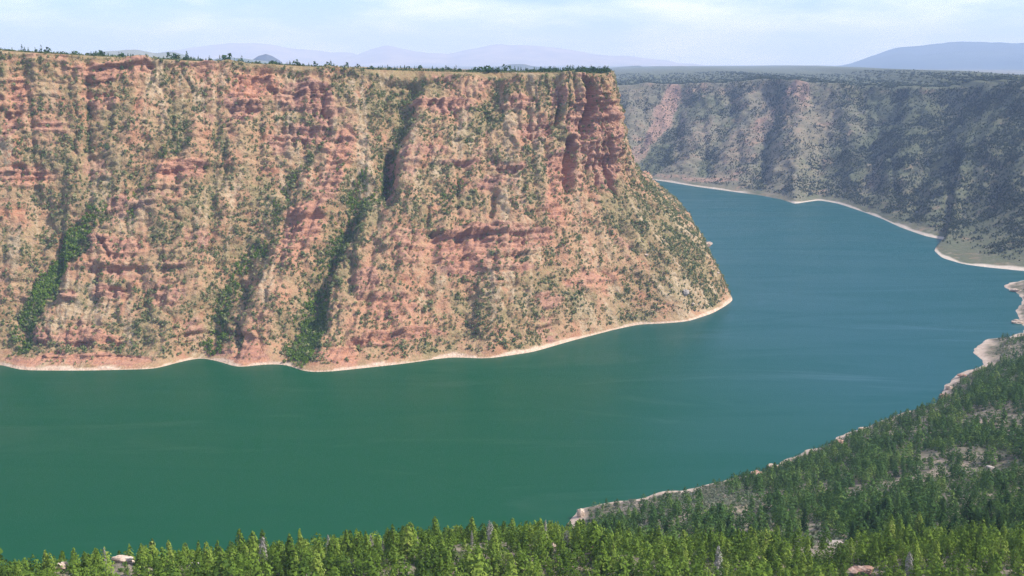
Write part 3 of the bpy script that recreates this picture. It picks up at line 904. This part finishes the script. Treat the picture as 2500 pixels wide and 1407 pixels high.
# conifers along the mesa rim
CON_LO = [conifer_proto(60, .06, .26, .06, .8) for _ in range(5)]
rim = mesa['top'][:, :7, :]
n = 6800
ii = RNG.integers(0, len(rim) - 1, n)
u = RNG.random(n) ** 1.8 * 5.98
jj = u.astype(int)
fq = (u - jj)[:, None]
pos = rim[ii, jj] * (1 - fq) + rim[ii, jj + 1] * fq
clr = fbm(pos[:, 0] / 50, pos[:, 1] / 50, 0, 311, 3)
m = RNG.random(n) < sst(.32, .58, clr) + .2
pos = pos[m]
hgt = np.clip(RNG.lognormal(1.42, .42, len(pos)), 2.0, 12)
hgt *= .5 + .75 * sst(.3, .7, fbm(pos[:, 0] / 35, pos[:, 1] / 35, 0, 313, 3))
scatter('rim_woodland', CON_LO + CON_LO + BUSH[:3], pos - np.array([0, 0, .4]), np.stack([hgt * 1.15, hgt * 1.15, hgt], -1), RNG.uniform(-.05, .3, len(pos)), M_DARK, 'thin line of small dark conifers along the flat mesa rim', 'woodland')

n = 5200
ii = RNG.integers(0, len(rim) - 1, n)
u = RNG.random(n) ** 1.5 * 3.98
jj = u.astype(int)
fq = (u - jj)[:, None]
pos = rim[ii, jj] * (1 - fq) + rim[ii, jj + 1] * fq
sz = RNG.uniform(1.4, 3.2, n)
scatter('rim_brush', BUSH, pos - np.array([0, 0, .3]), np.stack([sz * 1.3, sz * 1.3, sz * .9], -1), RNG.uniform(0, .4, n), M_JUN, 'low green brush fringing the flat mesa top', 'brush')

# far slope and plateau woodland
P = far['P']
cl = fbm(P[..., 0] / 70, P[..., 1] / 70, P[..., 2] / 70, 321, 3)
dens = (.2 + 1.1 * far['veg']) * (.3 + 1.4 * sst(.38, .62, cl)) * (1 - .8 * far['rock']) * sst(6, 14, P[..., 2])
pos, i, j = pick_grid(far, 46000, dens)
FB = [bush_proto(11, .34, 1.2) for _ in range(6)]
size = RNG.uniform(2.8, 5.6, len(pos))
scatter('far_woodland', FB, pos - np.array([0, 0, .6]), np.stack([size, size, size * 1.1], -1), RNG.uniform(0, .45, len(pos)), M_FARLEAF, 'dark woodland speckling the hazy canyon wall beyond the lake', 'woodland')
top = far['top']
n = 7000
ii, u = RNG.integers(0, len(top) - 1, n), RNG.random(n) ** 1.5 * 4.9
jj = u.astype(int)
fq, fp = (u - jj)[:, None], RNG.random(n)[:, None]
pos = (top[ii, jj] * (1 - fq) + top[ii, jj + 1] * fq) * (1 - fp) + (top[ii + 1, jj] * (1 - fq) + top[ii + 1, jj + 1] * fq) * fp
size = RNG.uniform(5, 9, n)
scatter('plateau_forest', FB, pos - np.array([0, 0, .6]), np.stack([size * 1.3, size * 1.3, size * .9], -1), RNG.uniform(0, .3, n), M_FARLEAF, 'dark forest covering the far plateau under the blue mountain', 'forest')

# ------------------------------------------------------------------ water, plain, hills, mountain
me = mesh_np('lake', [(-3500, 150, 0), (4500, 150, 0), (4500, 6500, 0), (-3500, 6500, 0)], [(0, 1, 2, 3)], None, M_WATER)
tag(obj('water', me), 'calm lake, green on the near side and blue round the bend', 'water', None, 'structure')

gx = np.linspace(-1, 1, 200)
gx = 66000 * np.sign(gx) * np.abs(gx) ** 2
gv = np.linspace(0, 1, 110) ** 2.4
y0 = np.interp(gx, [-66000, 150, 520, 66000], [3900, 3900, 5200, 6000])
GY = y0[:, None] + (68000 - y0[:, None]) * gv[None]
GX = gx[:, None] + 0 * GY
GZ = 296 + 26 * (fbm(GX / 2600, GY / 2600, 0, 401, 5) - .5) * 2 + 60 * sst(9000, 60000, GY)
me = mesh_np('plain', np.stack([GX, GY, GZ], -1).reshape(-1, 3), grid_faces(200, 110), None, mat_hill('dry_plain', (0.06, 0.08, 0.05), (0.20, 0.18, 0.13)), True)
tag(obj('ground', me), 'hazy dry plain reaching to the horizon behind the mesa', 'plain', None, 'structure')


def ridge(name, prof, r, depth, mat, label, cat_, seed, rough=1.0):
    """A far ridge: crest through (px, py) points at distance r, flanks falling to the plain on both sides."""
    xs = np.linspace(prof[0][0], prof[-1][0], 260)
    ys = np.interp(xs, [p[0] for p in prof], [p[1] for p in prof])
    ys = gsmooth(ys[:, None], 2)[:, 0] + 3.0 * rough * (fbm(xs / 45, 0 * xs, 0, seed + 3, 4) - .5) * 2
    crest = at_r(xs, ys, r)
    v = np.linspace(-1, 1, 61)
    hgt = np.maximum(crest[:, 2] - 285, 0)
    az = np.arctan2(crest[:, 0], crest[:, 1])
    rr = r + v[None] * depth
    X, Y = rr * np.sin(az)[:, None], rr * np.cos(az)[:, None]
    sh = (1 - np.abs(v)) ** 1.15
    nz = fbm(X / (depth * .4), Y / (depth * .4), 0, seed, 5)
    Z = 285 - 12 * (np.abs(v)[None] > .98) + hgt[:, None] * np.clip(sh[None] * (1 + (nz - .5) * 1.1 * rough * np.minimum(1, np.abs(v) * 5)[None]), 0, 1.0)
    me = mesh_np(name, np.stack([X, Y, Z], -1).reshape(-1, 3), grid_faces(260, 61), None, mat, True)
    return tag(obj(name, me), label, cat_, None, 'structure')


M_H1 = mat_hill('forested_mountain', (0.02, 0.035, 0.03), (0.05, 0.065, 0.045))
M_H2 = mat_hill('bare_far_hills', (0.20, 0.13, 0.10), (0.42, 0.31, 0.24))
M_H3 = mat_hill('dark_butte', (0.035, 0.04, 0.05), (0.07, 0.075, 0.075))
ridge('mountain', [(1960, 178), (2050, 160), (2110, 145), (2160, 127), (2192, 115), (2245, 113), (2300, 105), (2360, 103), (2500, 105), (2700, 102), (2950, 110), (3200, 134), (3400, 170)], 31000, 6500, M_H1, 'long flat-topped blue mountain beyond the far plateau', 'mountain', 501)
ridge('hills', [(150, 168), (200, 134), (260, 124), (330, 122), (380, 132), (420, 127), (450, 134), (500, 148), (560, 139), (620, 146), (700, 156), (760, 170)], 15000, 2500, mat_hill('pale_green_hills', (0.10, 0.12, 0.075), (0.24, 0.23, 0.15)), 'pale green hills just over the left mesa rim', 'hills', 511)
ridge('butte', [(595, 170), (612, 150), (632, 137), (648, 132), (664, 138), (684, 150), (705, 170)], 15500, 1300, M_H3, 'small dark blue butte over the left mesa rim', 'butte', 521)
ridge('hills', [(700, 168), (800, 152), (860, 140), (900, 122), (945, 108), (985, 120), (1040, 128), (1090, 134), (1150, 119), (1200, 110), (1290, 111), (1380, 120), (1460, 134), (1560, 140), (1700, 158), (1800, 172)], 54000, 8000, M_H2, 'pale mauve mountains fading into haze above the middle of the mesa', 'hills', 531)
ridge('hills', [(250, 160), (400, 128), (480, 114), (560, 104), (640, 106), (700, 118), (780, 124), (860, 130), (960, 165)], 58000, 8000, M_H2, 'faint lilac mountains fading into haze behind the dark butte', 'hills', 541)
ridge('hills', [(1180, 172), (1230, 160), (1280, 157), (1330, 165), (1400, 170), (1500, 164), (1560, 160), (1610, 172)], 17000, 1700, mat_hill('blue_green_hills', (0.06, 0.08, 0.06), (0.13, 0.13, 0.10)), 'low blue hills behind the right end of the mesa rim', 'hills', 551)


# ------------------------------------------------------------------ boulders (each a thing of its own)
def rock_mesh(name, dims, seed, mat, cuts=14):
    import bmesh
    bm = bmesh.new()
    bmesh.ops.create_icosphere(bm, subdivisions=4, radius=1)
    V = np.array([v.co[:] for v in bm.verts])
    r = np.random.default_rng(seed)
    for _ in range(cuts):
        d = r.normal(size=3)
        d /= np.linalg.norm(d)
        k = r.uniform(.55, .85)
        over = np.maximum(V @ d - k, 0)
        V -= d * over[:, None] * .92
    nn = fbm(V[:, 0] * 2.2 + seed, V[:, 1] * 2.2, V[:, 2] * 2.2, seed, 4) - .5
    V *= (1 + .55 * nn)[:, None]
    V *= (1 + .10 * (sst(.45, .55, vnoise(V[:, 2] * 5.5 + .3 * nn, 0 * V[:, 0], V[:, 0], seed + 5)) - .5))[:, None]
    V[:, 2] += .06 * np.round((vnoise(0 * V[:, 0], V[:, 2] * 4, 0, seed)) * 3) * .5
    V *= np.array(dims) / 2
    for v, c in zip(bm.verts, V):
        v.co = c
    me = bpy.data.meshes.new(name)
    bm.to_mesh(me)
    bm.free()
    me.materials.append(mat)
    return me


def solve_ground(px, py, h=None):
    """First point of the near slope along a survey ray."""
    h = h or hz
    dx, dy, dz = ray(px, py)
    hh = math.hypot(dx, dy)
    for r in np.arange(330, 2400, 1.5):
        z = CZ + dz / hh * r
        x, y = dx / hh * r, dy / hh * r
        if z <= max(float(h(x, y)), 0.0):
            return np.array([x, y, z])
    return at_z(px, py)


ROCK_LIST = [  # px, py of the middle of its foot, dims (m), material, label
    ('boulder', 1418, 1262, (9, 8, 13), M_PALE, 'pale upright boulder at the water on the tip of the near point'),
    ('boulder', 1848, 1163, (16, 9, 8), M_PINK, 'long pinkish slab of rock leaning at the near shore below the trees'),
    ('boulder', 1888, 1142, (13, 8, 5), M_PALE, 'cream coloured flat rock on the near shore just above the pink slab'),
    ('boulder', 2052, 1084, (17, 10, 8), M_PINK, 'reddish broken rock on the near shore halfway along the wooded slope'),
    ('boulder', 2106, 1050, (13, 8, 4), M_PALE, 'low pale rock shelf at the waterline past the reddish broken rock'),
    ('boulder', 2303, 975, (13, 9, 11), M_PINK, 'tall pink rock standing at the water below the right shore pines'),
    ('boulder', 2318, 950, (12, 9, 6), M_PALE, 'pale block of rock behind the tall pink rock on the right shore'),
    ('boulder', 2348, 920, (16, 9, 6), M_PINK, 'rosy rock ledge on the right shore below the sandy point'),
    ('boulder', 2470, 945, (11, 7, 4), M_PALE, 'small white rock among dark trees on the right slope'),
    ('boulder', 2106, 1403, (11, 7, 4.5), M_PINK, 'reddish layered outcrop at the bottom edge among the near pines'),
    ('boulder', 2485, 790, (20, 12, 8), M_PALE, 'pale rock bank at the right edge of the lake'),
    ('boulder', 2480, 712, (26, 12, 7), M_PALE, 'pale rock spit at the right edge farther up the lake'),
    ('boulder', 2420, 1145, (9, 6, 3), M_GREYROCK, 'grey rock showing between dark trees on the right slope'),
    ('boulder', 2030, 1330, (10, 6, 3), M_GREYROCK, 'grey brown rock in a shaded clearing of the wooded slope'),
]
RPOS = []
for k, (nm, px, py, dm, mt, lb) in enumerate(ROCK_LIST):
    p = solve_ground(px, py)
    p[2] = max(float(hz(p[0], p[1])), 0)
    RPOS.append((p[0], p[1], dm[0] * .5 + 1.5))
    o = obj(nm, rock_mesh(nm, dm, 900 + k, mt), None, p + np.array([0, 0, dm[2] * .22]), RNG.uniform(-.5, .5))
    tag(o, lb, 'rock')
RIDGE_ROCKS = [(302, 1366, (9, 6, 4.5), M_PALE, 'domed pale boulder among the near pines at the lower left'), (152, 1372, (5, 4, 4), M_PALE, 'small pale boulder on the near ridge at the far lower left'), (470, 1340, (6, 4, 2.5), M_GREYROCK, 'low grey rock on the near ridge right of the domed pale boulder'), (1352, 1378, (3.5, 3, 3), M_PALE, 'little tan rock between pine stems near the big grey snag')]
for k, (px, py, dm, mt, lb) in enumerate(RIDGE_ROCKS):
    p = at_r(px, py, 432 if k < 3 else 418)
    g = float(hz(p[0], p[1]))
    RPOS.append((p[0], p[1], dm[0] * .5 + (1.2 if k < 3 else -.2)))
    o = obj('boulder', rock_mesh('boulder', dm, 950 + k, mt), None, (p[0], p[1], g + dm[2] * .28), RNG.uniform(-.5, .5))
    tag(o, lb, 'rock')
# boulders of the mesa foot
MB = [(1672, 722, (13, 12, 15), M_GREYROCK, 'large dark sided boulder alone on the talus near the mesa point'), (1690, 745, (8, 7, 5), M_PALE, 'small pale rock just below the large talus boulder'), (1727, 603, (22, 14, 14), M_PALE, 'white rock at the waterline on the far edge of the mesa point'), (1742, 643, (15, 10, 8), M_PALE, 'low white rock at the waterline between the mesa point and the bigger white rock'),
      (1752, 668, (7, 6, 4), M_PALE, 'smallest white waterline rock nearest the mesa point'), (1577, 625, (9, 7, 4), M_PALE, 'pale flat rock halfway up the talus of the mesa point'), (1010, 302, (5, 5, 4), M_PALE, 'white rock perched on the upper mesa wall right of the big gully')]
mp = mesa['P'].reshape(-1, 3)
mpx, mpy = project(mp)
mr = np.hypot(mp[:, 0], mp[:, 1])
fronts = np.repeat(mesa['kq'] < 12.3, mesa['P'].shape[1])
for k, (px, py, dm, mt, lb) in enumerate(MB):
    d = np.hypot(mpx - px, mpy - py) + np.where(fronts, 0, 400) + mr * .002
    p = mp[np.argmin(d)]
    o = obj('boulder', rock_mesh('boulder', dm, 970 + k, mt), None, p + np.array([0, 0, dm[2] * .3]), RNG.uniform(-.5, .5))
    tag(o, lb, 'rock')

SNAGS = [(1384, 1297, 430, 2, 1.25, 'big bushy grey dead pine standing at the front of the near stand'), (1196, 1268, 432, 1, .9, 'grey dead pine with a broad top rising above the near stand against the water'), (1152, 1296, 428, 3, .7, 'slim grey dead pine just left of the broad topped one'), (935, 1340, 422, 0, .8, 'squat grey dead pine low in the near stand'), (640, 1308, 434, 1, .9, 'pale grey dead pine on the skyline of the left stand'), (800, 1304, 434, 3, .7, 'thin grey dead pine right of the tall lone spire'), (253, 1336, 432, 3, .7, 'thin grey dead pine beside the domed pale boulder'), (1332, 1268, 436, 3, .55, 'bare needle thin dead pine between the two large grey snags'), (905, 1305, 434, 0, .8, 'grey dead pine half hidden on the skyline of the middle stand'), (1755, 1330, 425, 0, .8, 'grey dead pine among bright pines below the clearing'), (2222, 1345, 424, 1, .9, 'bleached dead pine at the lower right among dark pines'), (1020, 1340, 424, 3, .6, 'short leaning grey dead pine between living pines')]
for px, py, r, k, wd, lb in SNAGS:
    p = at_r(px, py, r)
    RPOS.append((p[0], p[1], 2.4))

# ------------------------------------------------------------------ near trees
cell = 4.1
gx = np.arange(-560, 1250, cell)
gy = np.arange(235, 2150, cell)
GX, GY = [q.ravel() for q in np.meshgrid(gx, gy)]
GX = GX + RNG.uniform(-.5, .5, len(GX)) * cell
GY = GY + RNG.uniform(-.5, .5, len(GY)) * cell
GZ = hz(GX, GY)
pp = np.stack([GX, GY, GZ], -1)
tx, ty = project(pp + np.array([0, 0, 9.]))
bx, by = project(pp)
rr = np.hypot(GX, GY)
ok = (GZ > 5.4 + 3.5 * (fbm(GX / 26, GY / 26, 0, 204, 3) - .5) * 2) & (tx > -420) & (tx < 3350) & (ty < 1520)
pp, tx, ty, bx, by, rr = [q[ok] for q in (pp, tx, ty, bx, by, rr)]
# sight test against the near slope
see = np.ones(len(pp), bool)
tip = pp + np.array([0, 0, 9.5])
for f in np.linspace(.25, .985, 60):
    q = np.array([0, 0, CZ]) + (tip - np.array([0, 0, CZ])) * f
    see &= q[:, 2] > hz(q[:, 0], q[:, 1]) + 1.0
pp, tx, ty, bx, by, rr = [q[see] for q in (pp, tx, ty, bx, by, rr)]
ridge_zone = rr < 520
cl = fbm(pp[:, 0] / 34, pp[:, 1] / 34, 0, 601, 4)
clear = blobs(bx, by, [(1750, 1225, 170, 48, 1), (1900, 1290, 150, 45, .8), (1560, 1245, 110, 30, .85), (2400, 1150, 60, 70, .8, -.9), (2000, 1335, 130, 34, .95), (2130, 1210, 90, 26, .7), (1640, 1300, 110, 26, .7), (2330, 1240, 70, 40, .6), (2430, 850, 45, 30, .95), (1640, 1330, 60, 20, .5)])
prob = np.where(ridge_zone, .66, .07 + .36 * sst(.40, .56, cl)) * (1 - .88 * clear)
for rx, ry, rd in RPOS:      # keep trees off the boulders and out of the gap in front of them
    u = (pp[:, 0] * rx + pp[:, 1] * ry) / math.hypot(rx, ry) - math.hypot(rx, ry)
    w_ = np.abs(pp[:, 0] * ry - pp[:, 1] * rx) / math.hypot(rx, ry)
    prob = np.where((w_ < rd) & (u > (-18 if rd != 2.4 else -12)) & (u < rd), 0, prob)
sel = RNG.random(len(pp)) < prob
tp, tr, tbx, tby, tz = pp[sel], rr[sel], bx[sel], by[sel], ridge_zone[sel]
hgt = np.where(tz, RNG.normal(8.3, 1.8, len(tp)), RNG.normal(10.6, 2.9, len(tp)))
hgt = np.clip(hgt * np.exp(RNG.normal(0, .16, len(tp))), 4.0, 16)
hgt *= .58 + .42 * sst(6, 34, tp[:, 2])
tcl = fbm(tp[:, 0] / 22, tp[:, 1] / 22, 0, 611, 3)
warm = np.clip(sst(620, 420, tr) + RNG.normal(0, .12, len(tp)), 0, 1)
# shrubs in the clearings
m = (~sel) & (~ridge_zone) & (RNG.random(len(pp)) < .24 + .5 * clear)
SH = [bush_proto(30, .17, .75) for _ in range(6)]
sz = RNG.uniform(1.8, 4.2, int(m.sum()))
scatter('sagebrush', SH, pp[m] - np.array([0, 0, .15]), sz, RNG.uniform(0, .45, len(sz)), M_SAGE, 'grey green brush in the clearings between the near trees', 'brush')
m = (~sel) & (RNG.random(len(pp)) < .26 * (1 - clear))
sz = RNG.uniform(1.6, 3.8, int(m.sum()))
scatter('undergrowth', SH, pp[m] - np.array([0, 0, .15]), sz, RNG.uniform(0, .4, len(sz)), M_DARK, 'dark undergrowth under the near trees', 'undergrowth')

# the nearest 300 stand as trees of their own
tipx, tipy = project(tp + np.stack([0 * hgt, 0 * hgt, hgt], -1))
shown = np.clip(np.minimum(tby, 1407) - np.maximum(tipy, 0), 0, None) * ((tipx > 5) & (tipx < 2495)) * (tipy < 1385)
order = np.argsort(-shown)
assert (shown > 0).sum() > 286
solo = order[:286]
rest = np.setdiff1d(np.arange(len(tp)), solo)
CON_MD = [conifer_proto(130, .055, w, b, s_) for w, b, s_ in ((.26, .06, .6), (.48, .02, .42), (.44, .03, .45), (.32, .04, .6), (.22, .08, .55), (.28, .05, .5), (.36, .03, .55), (.34, .02, .42))]
near = rest[warm[rest] > .5]
deep = rest[warm[rest] <= .5]
for nm, ids, mt, lb in (('forest', deep, M_DARK, 'dark green conifer forest on the slope above the near shore'), ('pine_stand', near, M_PINE, 'olive green pines crowding behind the nearest trees')):
    wd = RNG.uniform(.9, 1.6, len(ids))
    scatter(nm, CON_MD, tp[ids] - np.array([0, 0, .3]), np.stack([hgt[ids] * wd, hgt[ids] * wd, hgt[ids]], -1), np.clip(RNG.normal(.0 if nm == 'forest' else .2, .15, len(ids)) + .9 * (tcl[ids] - .5), -.15, .65), mt, lb, 'forest')

PINES = []
for k, (w, b, s_) in enumerate(((.24, .08, .6), (.28, .06, .65), (.20, .10, .5), (.27, .08, .55), (.31, .05, .7), (.23, .14, .45), (.40, .03, .45), (.46, .02, .42))):
    V, T, t = conifer_proto(420, .038, w, b, s_)
    cm = mesh_np('crown', V, T, {'tint': np.clip(t * .9, 0, 1)}, M_PINE)
    cm2 = mesh_np('crown', V, T, {'tint': np.clip(t * .8, 0, 1)}, M_DARK)
    V, Q = trunk_proto(12, w * .9)
    PINES.append((mesh_np('trunk', V, Q, None, M_BARK, True), cm, cm2))


def pine_tree(loc, h, kind, dark, wide, label, group):
    r = tag(obj('pine_tree', None, None, loc, RNG.uniform(0, 6.28), (h * wide, h * wide, h)), label, 'pine tree', group)
    tr_, cr, cd = PINES[kind]
    obj('trunk', tr_, r)
    obj('crown', cd if dark else cr, r)
    return r


MARKS = [(302, 1366, 'domed boulder'), (152, 1372, 'small left boulder'), (470, 1340, 'low grey rock'), (733, 1300, 'lone spire'), (935, 1360, 'squat grey snag'), (1152, 1330, 'slim grey snag'), (1196, 1310, 'broad-topped snag'), (1384, 1350, 'big grey snag'), (1418, 1262, 'pale point boulder'), (2106, 1403, 'reddish outcrop'), (2220, 1370, 'bleached snag')]
used = {}
solo = sorted(solo, key=lambda q: tipx[q])
for q in solo:
    best = min(MARKS, key=lambda mk: abs(tipx[q] - mk[0]))
    dx = tipx[q] - best[0]
    side = 'left' if dx < 0 else 'right'
    big = 'tall' if hgt[q] > 11 else 'short' if hgt[q] < 8 else 'middling'
    dark = warm[q] < .5
    tone = 'dark green' if dark else 'olive green'
    row = 'against the water' if tipy[q] < np.interp(tipx[q], [0, 450, 730, 1100, 1400, 1600, 2500], [1352, 1330, 1305, 1285, 1285, 1330, 1330]) else 'within stand' if tby[q] < 1407 else 'at bottom edge'
    kk_ = (big, tone, side, best[2], row, abs(dx) > 60)
    used.setdefault(kk_, []).append(q)
for kk_, qs in used.items():
    big, tone, side, mk, row, fw = kk_
    qs = sorted(qs, key=lambda q: tipx[q])
    ords = ['leftmost', 'second from left', 'third from left', 'fourth from left', 'fifth from left', 'sixth from left', 'seventh from left', 'eighth from left', 'ninth from left', 'tenth from left', 'eleventh from left', 'twelfth from left', 'thirteenth from left', 'fourteenth from left', 'fifteenth from left', 'sixteenth from left']
    for k, q in enumerate(qs):
        kd = int(RNG.integers(0, 8))
        lb = f"{big} {tone} pine {row}, {'well ' if fw else ''}{side} of {mk}"
        if len(qs) > 1:
            lb += ', ' + ords[min(k, 15)]
        pine_tree(tp[q] - np.array([0, 0, .3]), hgt[q] * (.78 if kd > 5 else 1), kd, kk_[1] == 'dark green', RNG.uniform(.9, 1.3), lb, 'pines on the near ridge')
# a taller spire standing over the stand
p = at_r(733, 1345, 436)
p[2] = float(hz(p[0], p[1]))
ht = CZ + ray(733, 1290)[2] / math.hypot(*ray(733, 1290)[:2]) * 436 - p[2]
pine_tree(p, max(ht, 9), 2, False, .75, 'tall lone pine spire standing above the near stand against the green water', 'pines on the near ridge')

# dead grey trees
DEAD = []
for k in range(4):
    V, Q = trunk_proto(46, .2, .017, .014, .15)
    tm = mesh_np('trunk', V, Q, None, M_GREYBARK, True)
    V, T, t = conifer_proto(420, .028, (.2, .24, .28, .16)[k], .12, .45)
    DEAD.append((tm, mesh_np('crown', V, T, {'tint': t}, M_TWIG)))
for px, py, r, k, wd, lb in SNAGS:
    p = at_r(px, py, r)
    g = float(hz(p[0], p[1]))
    h = float(np.clip(p[2] - g, 7.0, 17))
    ro = tag(obj('dead_tree', None, None, (p[0], p[1], g - .2), RNG.uniform(0, 6.28), (h * wd, h * wd, h)), lb, 'dead tree', 'grey dead pines on the near ridge')
    obj('trunk', DEAD[k][0], ro)
    obj('crown', DEAD[k][1], ro)

# ------------------------------------------------------------------ air
t = NT('haze_air')
vp = t.n('ShaderNodeVolumePrincipled')
vp.inputs['Color'].default_value = (0.46, 0.62, 1.0, 1)
vp.inputs['Density'].default_value = 4.8e-5
vp.inputs['Absorption Color'].default_value = (.42, .40, 1, 1)
vp.inputs['Anisotropy'].default_value = 0.0
t.l(vp.outputs[0], t.out.inputs['Volume'])
x0, x1, ya, yb, za, zb = -70000, 70000, -1500, 72000, -12, 2300
V = [(x, y, z) for x in (x0, x1) for y in (ya, yb) for z in (za, zb)]
me = mesh_np('haze', V, [(0, 1, 3, 2), (4, 6, 7, 5), (0, 4, 5, 1), (2, 3, 7, 6), (0, 2, 6, 4), (1, 5, 7, 3)], None, t.m)
tag(obj('haze', me), 'blue summer haze filling the air over the canyon', 'haze', None, 'stuff')

# ------------------------------------------------------------------ light and sky
SUN_EL, SUN_AZ = math.radians(46), math.radians(104)
to_sun = np.array([math.cos(SUN_EL) * math.sin(SUN_AZ), math.cos(SUN_EL) * math.cos(SUN_AZ), math.sin(SUN_EL)])
ld = bpy.data.lights.new('sun', 'SUN')
ld.energy = 4.8
ld.angle = math.radians(.55)
ld.color = (1.0, 0.95, 0.88)
lo = bpy.data.objects.new('sun', ld)
C.objects.link(lo)
from mathutils import Vector
lo.rotation_euler = Vector(-to_sun).to_track_quat('-Z', 'Y').to_euler()
lo.location = (600, -400, 900)

wd = bpy.data.worlds.new('World')
SC.world = wd
wd.use_nodes = True
nt = wd.node_tree
nt.nodes.clear()
N_ = nt.nodes.new
out, bg, sky = N_('ShaderNodeOutputWorld'), N_('ShaderNodeBackground'), N_('ShaderNodeTexSky')
sky.sky_type = 'NISHITA'
sky.sun_disc = False
sky.sun_elevation = SUN_EL
sky.sun_rotation = SUN_AZ
sky.altitude = 1800
sky.dust_density = .3
sky.ozone_density = 3.0
tc, mp_, nz, mr_, mx = N_('ShaderNodeTexCoord'), N_('ShaderNodeMapping'), N_('ShaderNodeTexNoise'), N_('ShaderNodeMapRange'), N_('ShaderNodeMix')
mx.data_type = 'RGBA'
mp_.inputs['Scale'].default_value = (6, 6, 26)
mp_.inputs['Location'].default_value = (1.3, 0.2, 0.4)
nt.links.new(tc.outputs['Generated'], mp_.inputs[0])
nt.links.new(mp_.outputs[0], nz.inputs['Vector'])
nz.inputs['Scale'].default_value = 1.0
nz.inputs['Detail'].default_value = 6
nz.inputs['Roughness'].default_value = .55
mr_.interpolation_type = 'SMOOTHSTEP'
mr_.inputs['From Min'].default_value = .40
mr_.inputs['From Max'].default_value = .68
mr_.inputs['To Max'].default_value = .6
nt.links.new(nz.outputs['Fac'], mr_.inputs['Value'])
nt.links.new(mr_.outputs[0], mx.inputs[0])
tn = N_('ShaderNodeMix')
tn.data_type = 'RGBA'
tn.blend_type = 'MULTIPLY'
tn.inputs[0].default_value = 1
tn.inputs[7].default_value = (.80, .935, 1.22, 1)
nt.links.new(sky.outputs[0], tn.inputs[6])
nt.links.new(tn.outputs[2], mx.inputs[6])
mx.inputs[7].default_value = (14.5, 14.9, 15.6, 1)
nt.links.new(mx.outputs[2], bg.inputs[0])
bg.inputs[1].default_value = .115
nt.links.new(bg.outputs[0], out.inputs[0])

# ------------------------------------------------------------------ camera and output
cd = bpy.data.cameras.new('camera')
cd.sensor_width = 36
cd.lens = 36 * F / PW
cd.clip_start = 1
cd.clip_end = 150000
co = bpy.data.objects.new('camera', cd)
C.objects.link(co)
co.location = (0, 0, CZ)
co.rotation_euler = (math.pi / 2 - PITCH, 0, 0)
SC.camera = co
SC.view_settings.view_transform = 'Standard'
SC.view_settings.look = 'None'
SC.view_settings.exposure = 0.45
SC.view_settings.gamma = 1
SC.cycles.use_denoising = True
SC.cycles.denoising_prefilter = 'NONE'
SC.cycles.max_bounces = 6
SC.cycles.volume_bounces = 1
